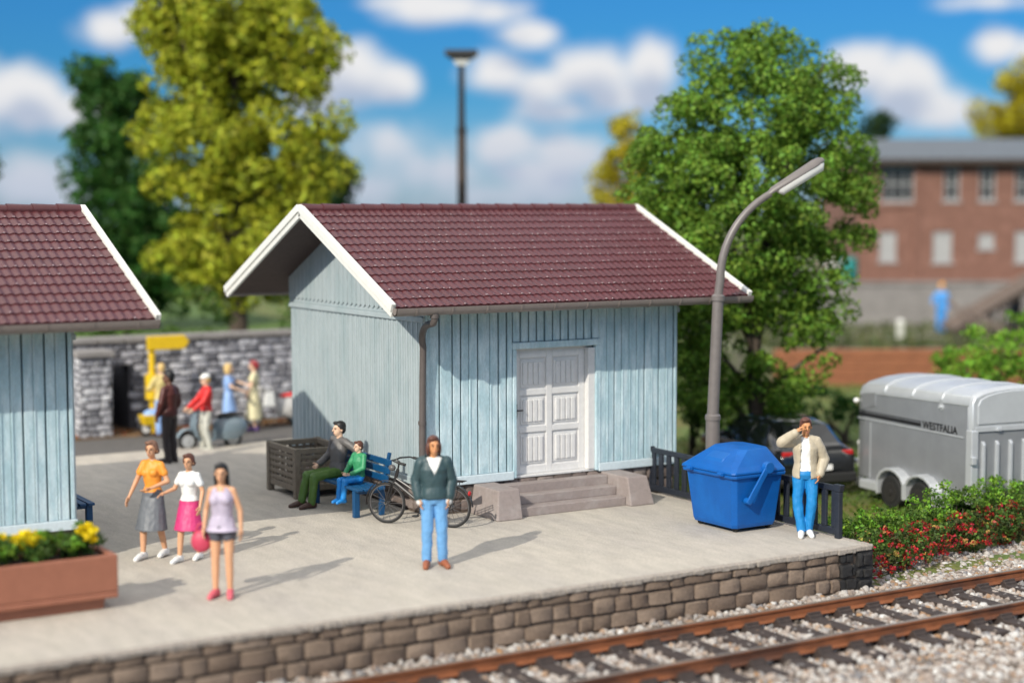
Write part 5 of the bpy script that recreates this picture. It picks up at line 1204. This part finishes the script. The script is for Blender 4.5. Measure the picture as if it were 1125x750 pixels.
# ------------------------------------------------------------------ beyond: mast, bank, brick building
RG=Vector((RT.x,RT.y,0)).normalized(); FG=Vector((FW.x,FW.y,0)).normalized(); RZ=math.atan2(RG.y,RG.x)
def Q(x,d,z): return Vector((CAM.x,CAM.y,0))+RG*x+FG*d+Vector((0,0,z))
t=thing('floodlight_mast','tall dark floodlight mast rising behind the roof of the shed','mast',atz(508,50,0),RZ)
m=MB(); m.tube([(0,0,0),(0,0,7.15)],[.17,.13],12); m.build('mast_base',M['timber'],t,smooth=40)
m=MB(); m.tube([(0,0,7.15),(0,0,9.25)],[.11,.09],12); m.tube([(0,0,7.1),(0,0,7.3)],.15,12); m.build('pole',M['dark_metal'],t,smooth=40)
m=MB(); m.loft([[(-.2,-.16,9.25),(.2,-.16,9.25),(.2,.16,9.25),(-.2,.16,9.25)],[(-.5,-.25,9.44),(.5,-.25,9.44),(.5,.25,9.44),(-.5,.25,9.44)],[(-.48,-.24,9.58),(.48,-.24,9.58),(.48,.24,9.58),(-.48,.24,9.58)]]); lamp=m.build('lamp_head',M['dark_metal'],t,bevel=.02)
m=MB(); m.loft([[(-.15,-.12,9.13),(.15,-.12,9.13),(.15,.12,9.13),(-.15,.12,9.13)],[(-.24,-.17,9.27),(.24,-.17,9.27),(.24,.17,9.27),(-.24,.17,9.27)]]); m.build('lens',M['lens'],lamp)
g=MB(); B0=[[Q(x,52.2,-.8),Q(x,52.2,.44),Q(x,53.4,.44),Q(x,56.5,.02),Q(x,150,.02),Q(x,150,-.8)] for x in (7.5,60,120)]; g.loft(B0); struct(g,'embankment',M['bank'])
rg=np.random.default_rng(64); P=np.array([tuple(Q(a,b,c)) for a,b,c in zip(rg.uniform(8,32,5200),52.6+rg.uniform(0,1,5200)**1.5*16,np.zeros(5200))]); dq=np.array([(Vector(p)-Vector((CAM.x,CAM.y,0))).dot(FG) for p in P]); P[:,2]=np.interp(dq,[52,53.4,56.5,80],[.44,.44,.02,.02])+rg.uniform(0,.22,5200)
nn=rg.normal(size=(5200,3)); nn[:,2]*=.4; nn/=np.linalg.norm(nn,axis=1,keepdims=True)
tag(link('bank_weeds',npmesh('bank_weeds',leaves(P,nn,.24,rg,.45),np.arange(5200*4).reshape(-1,4),4),leafmat('weed_leaf',(.10,.12,.045),.5,.05)),'rough grass and weeds on the bank before the brick building','weeds',kind='stuff')
t=thing('plank_wall','low rust-brown plank wall along the foot of the grassy bank','wall',Q(8.2,51.9,GZ),RZ)
for k in range(4):
    m=MB(); m.box((0,-.02*k,k*.285),(22,.12,k*.285+.272)); m.build('plank',M['plank'],t,bevel=.015)
m=MB()
for x in np.arange(.2,22,1.8): m.box((x,.13,0),(x+.14,.25,1.2))
m.build_each('stake',M['timber'],t)
bx0=(943-562.5)/FPX*70
t=thing('brick_building','red-brown brick building with grey slate roof on the bank at the right','building',Q(bx0,70,0),RZ)
BW,BD,H0,H1,H2=15.,9.,1.79,6.75,7.5
wins=[(3.0,4.72,.62,1.38,'sash'),(4.9-.0,0,0,0,'x')]
def u(p): return (p-943)/26.13
WU=[(u(985),5.13,1.35,1.5,3,2),(u(1044),5.17,.66,1.38,2,2),(u(1083),5.17,.66,1.38,2,2),(u(1122),5.17,.66,1.38,2,2),(u(1161),5.17,.66,1.38,2,2),(u(1200),5.17,.66,1.38,2,2),
    (u(975),2.65,.72,1.22,1,1),(u(1035),2.60,.80,1.28,1,1),(u(1083),3.17,.66,.62,1,1),(u(1125),2.60,.8,1.28,1,1),(u(1172),2.60,.8,1.28,1,1)]
m=MB(); m.box((.0,.25,H0),(BW,BD,H1)); m.build('inner_wall',M['timber'],t)
# front brick skin pierced by the windows
m=MB(); xs=sorted(set([0,BW]+[round(w[0]-w[2]/2,3) for w in WU]+[round(w[0]+w[2]/2,3) for w in WU])); zs=sorted(set([H0,H1]+[round(w[1],3) for w in WU]+[round(w[1]+w[3],3) for w in WU]))
for i in range(len(xs)-1):
    for j in range(len(zs)-1):
        cx_,cz_=(xs[i]+xs[i+1])/2,(zs[j]+zs[j+1])/2
        if any(abs(cx_-w[0])<w[2]/2 and w[1]<cz_<w[1]+w[3] for w in WU): continue
        m.box((xs[i],0,zs[j]),(xs[i+1],.245,zs[j+1]))
m.box((u(1003),-.08,H0),(u(1010),-.003,H1-.003)); m.box((-.02,.25,H0),(-.002,BD,H1)); m.box((0,-.09,4.90),(u(1003)-.003,-.003,5.07))
m.build('wall',M['brick'],t)
for (x,z,w_,h_,nx,nz_) in WU:
    m=MB(); f=.075
    m.box((x-w_/2-.07,-.05,z-.09),(x+w_/2+.07,.06,z-.003)); m.box((x-w_/2,.05,z),(x-w_/2+f,.12,z+h_)); m.box((x+w_/2-f,.05,z),(x+w_/2,.12,z+h_)); m.box((x-w_/2+f,.05,z),(x+w_/2-f,.12,z+f)); m.box((x-w_/2+f,.05,z+h_-f),(x+w_/2-f,.12,z+h_))
    for k in range(1,nx): xx=x-w_/2+w_*k/nx; m.box((xx-.03,.055,z+f),(xx+.03,.115,z+h_-f))
    for k in range(1,nz_): zz=z+h_*k/nz_; m.box((x-w_/2+f,.06,zz-.03),(x+w_/2-f,.11,zz+.03))
    fr=m.build('window',M['win_light'],t)
    m=MB(); m.box((x-w_/2+f,.08,z+f),(x+w_/2-f,.10,z+h_-f)); m.build('pane',M['win_light'] if nx==1 else M['glass'],fr)
m=MB(); m.box((-1.6,-.25,-.6),(BW,BD,H0-.003)); m.box((-1.65,-.32,H0-.12),(BW,-.255,H0+.02)); m.build('stone_base',M['concrete'],t)
m=MB(); m.prism([(-.55,H1+.0),(BD/2,H2+.25),(BD+.55,H1),(BD+.55,H1+.12),(BD/2,H2+.42),(-.55,H1+.16)],lambda a,b,w:Vector((w,a,b)),-.5,BW+.5); m.build('roof',M['slate'],t)
m=MB(); m.box((-.5,-.62,H1-.04),(BW+.5,-.552,H1+.13)); m.build('eaves_board',M['timber'],t)
WU=[(a,b+.45,c,d_,e,f) for a,b,c,d_,e,f in WU] if False else WU
def barrel(label,px_,mt):
    t=thing('barrel',label,'barrel',Q(bx0+u(px_),70-.05,H0),RZ)
    m=MB(); m.tube([(0,.3,0),(0,.3,.25),(0,.3,.5),(0,.3,.75),(0,.3,1.0)],[.32,.37,.39,.37,.32],18); m.build('body',mt,t,smooth=40)
    m=MB(); m.tube([(0,.3,.3),(0,.3,.34)],.395,18); m.tube([(0,.3,.68),(0,.3,.72)],.395,18); m.build_each('hoop',M['dark_metal'],t)
barrel('pale barrel on the ledge just left of the brick building',917,M['cl_ltgrey'])
barrel('teal green barrel on the ledge against the brick building',934,paint('teal_barrel',(.01,.22,.20)))
t=thing('timber_ramp','dark timber loading ramp on crossed beams beside the brick building','ramp',Q((1040-562.5)/FPX*63,63,.02),RZ); t.scale=(1.05,1,1.2)
m=MB(); m.bar((.2,.2,.1),(3.4,.2,1.75),1.2,.16); m.build('deck',M['timber'],t,bevel=.01)
m=MB()
for y in (-.45,.85): m.bar((.1,y,.28),(3.4,y,1.98),.1,.22)
m.build_each('side_beam',M['timber2'],t,bevel=.01)
for x,z in ((.9,.5),(1.9,1.0),(2.9,1.5)):
    for y in (-.42,.82):
        m=MB(); m.bar((x,y,-.05),(x,y,z),.12,.12,(0,1,0)); m.build('post',M['timber'],t)
m=MB(); m.bar((-.1,-.55,1.15),(1.5,-.55,-.0),.1,.16); m.bar((.5,-.55,.95),(2.3,-.55,-.0),.1,.16); m.build_each('brace',M['timber2'],t,bevel=.01)
t=thing('marker_post','short pale marker post on the bank left of the blue worker','post',Q((990-562.5)/FPX*60,60,.02),RZ)
m=MB(); m.box((-.12,-.1,-.05),(.12,.1,.75)); m.build('post',M['cl_ltgrey'],t,bevel=.02)
m=MB(); m.loft([[(-.14,-.12,.752),(.14,-.12,.752),(.14,.12,.752),(-.14,.12,.752)],[(-.03,-.03,.85),(.03,-.03,.85),(.03,.03,.85),(-.03,.03,.85)]]); m.build('cap',M['white'],t)
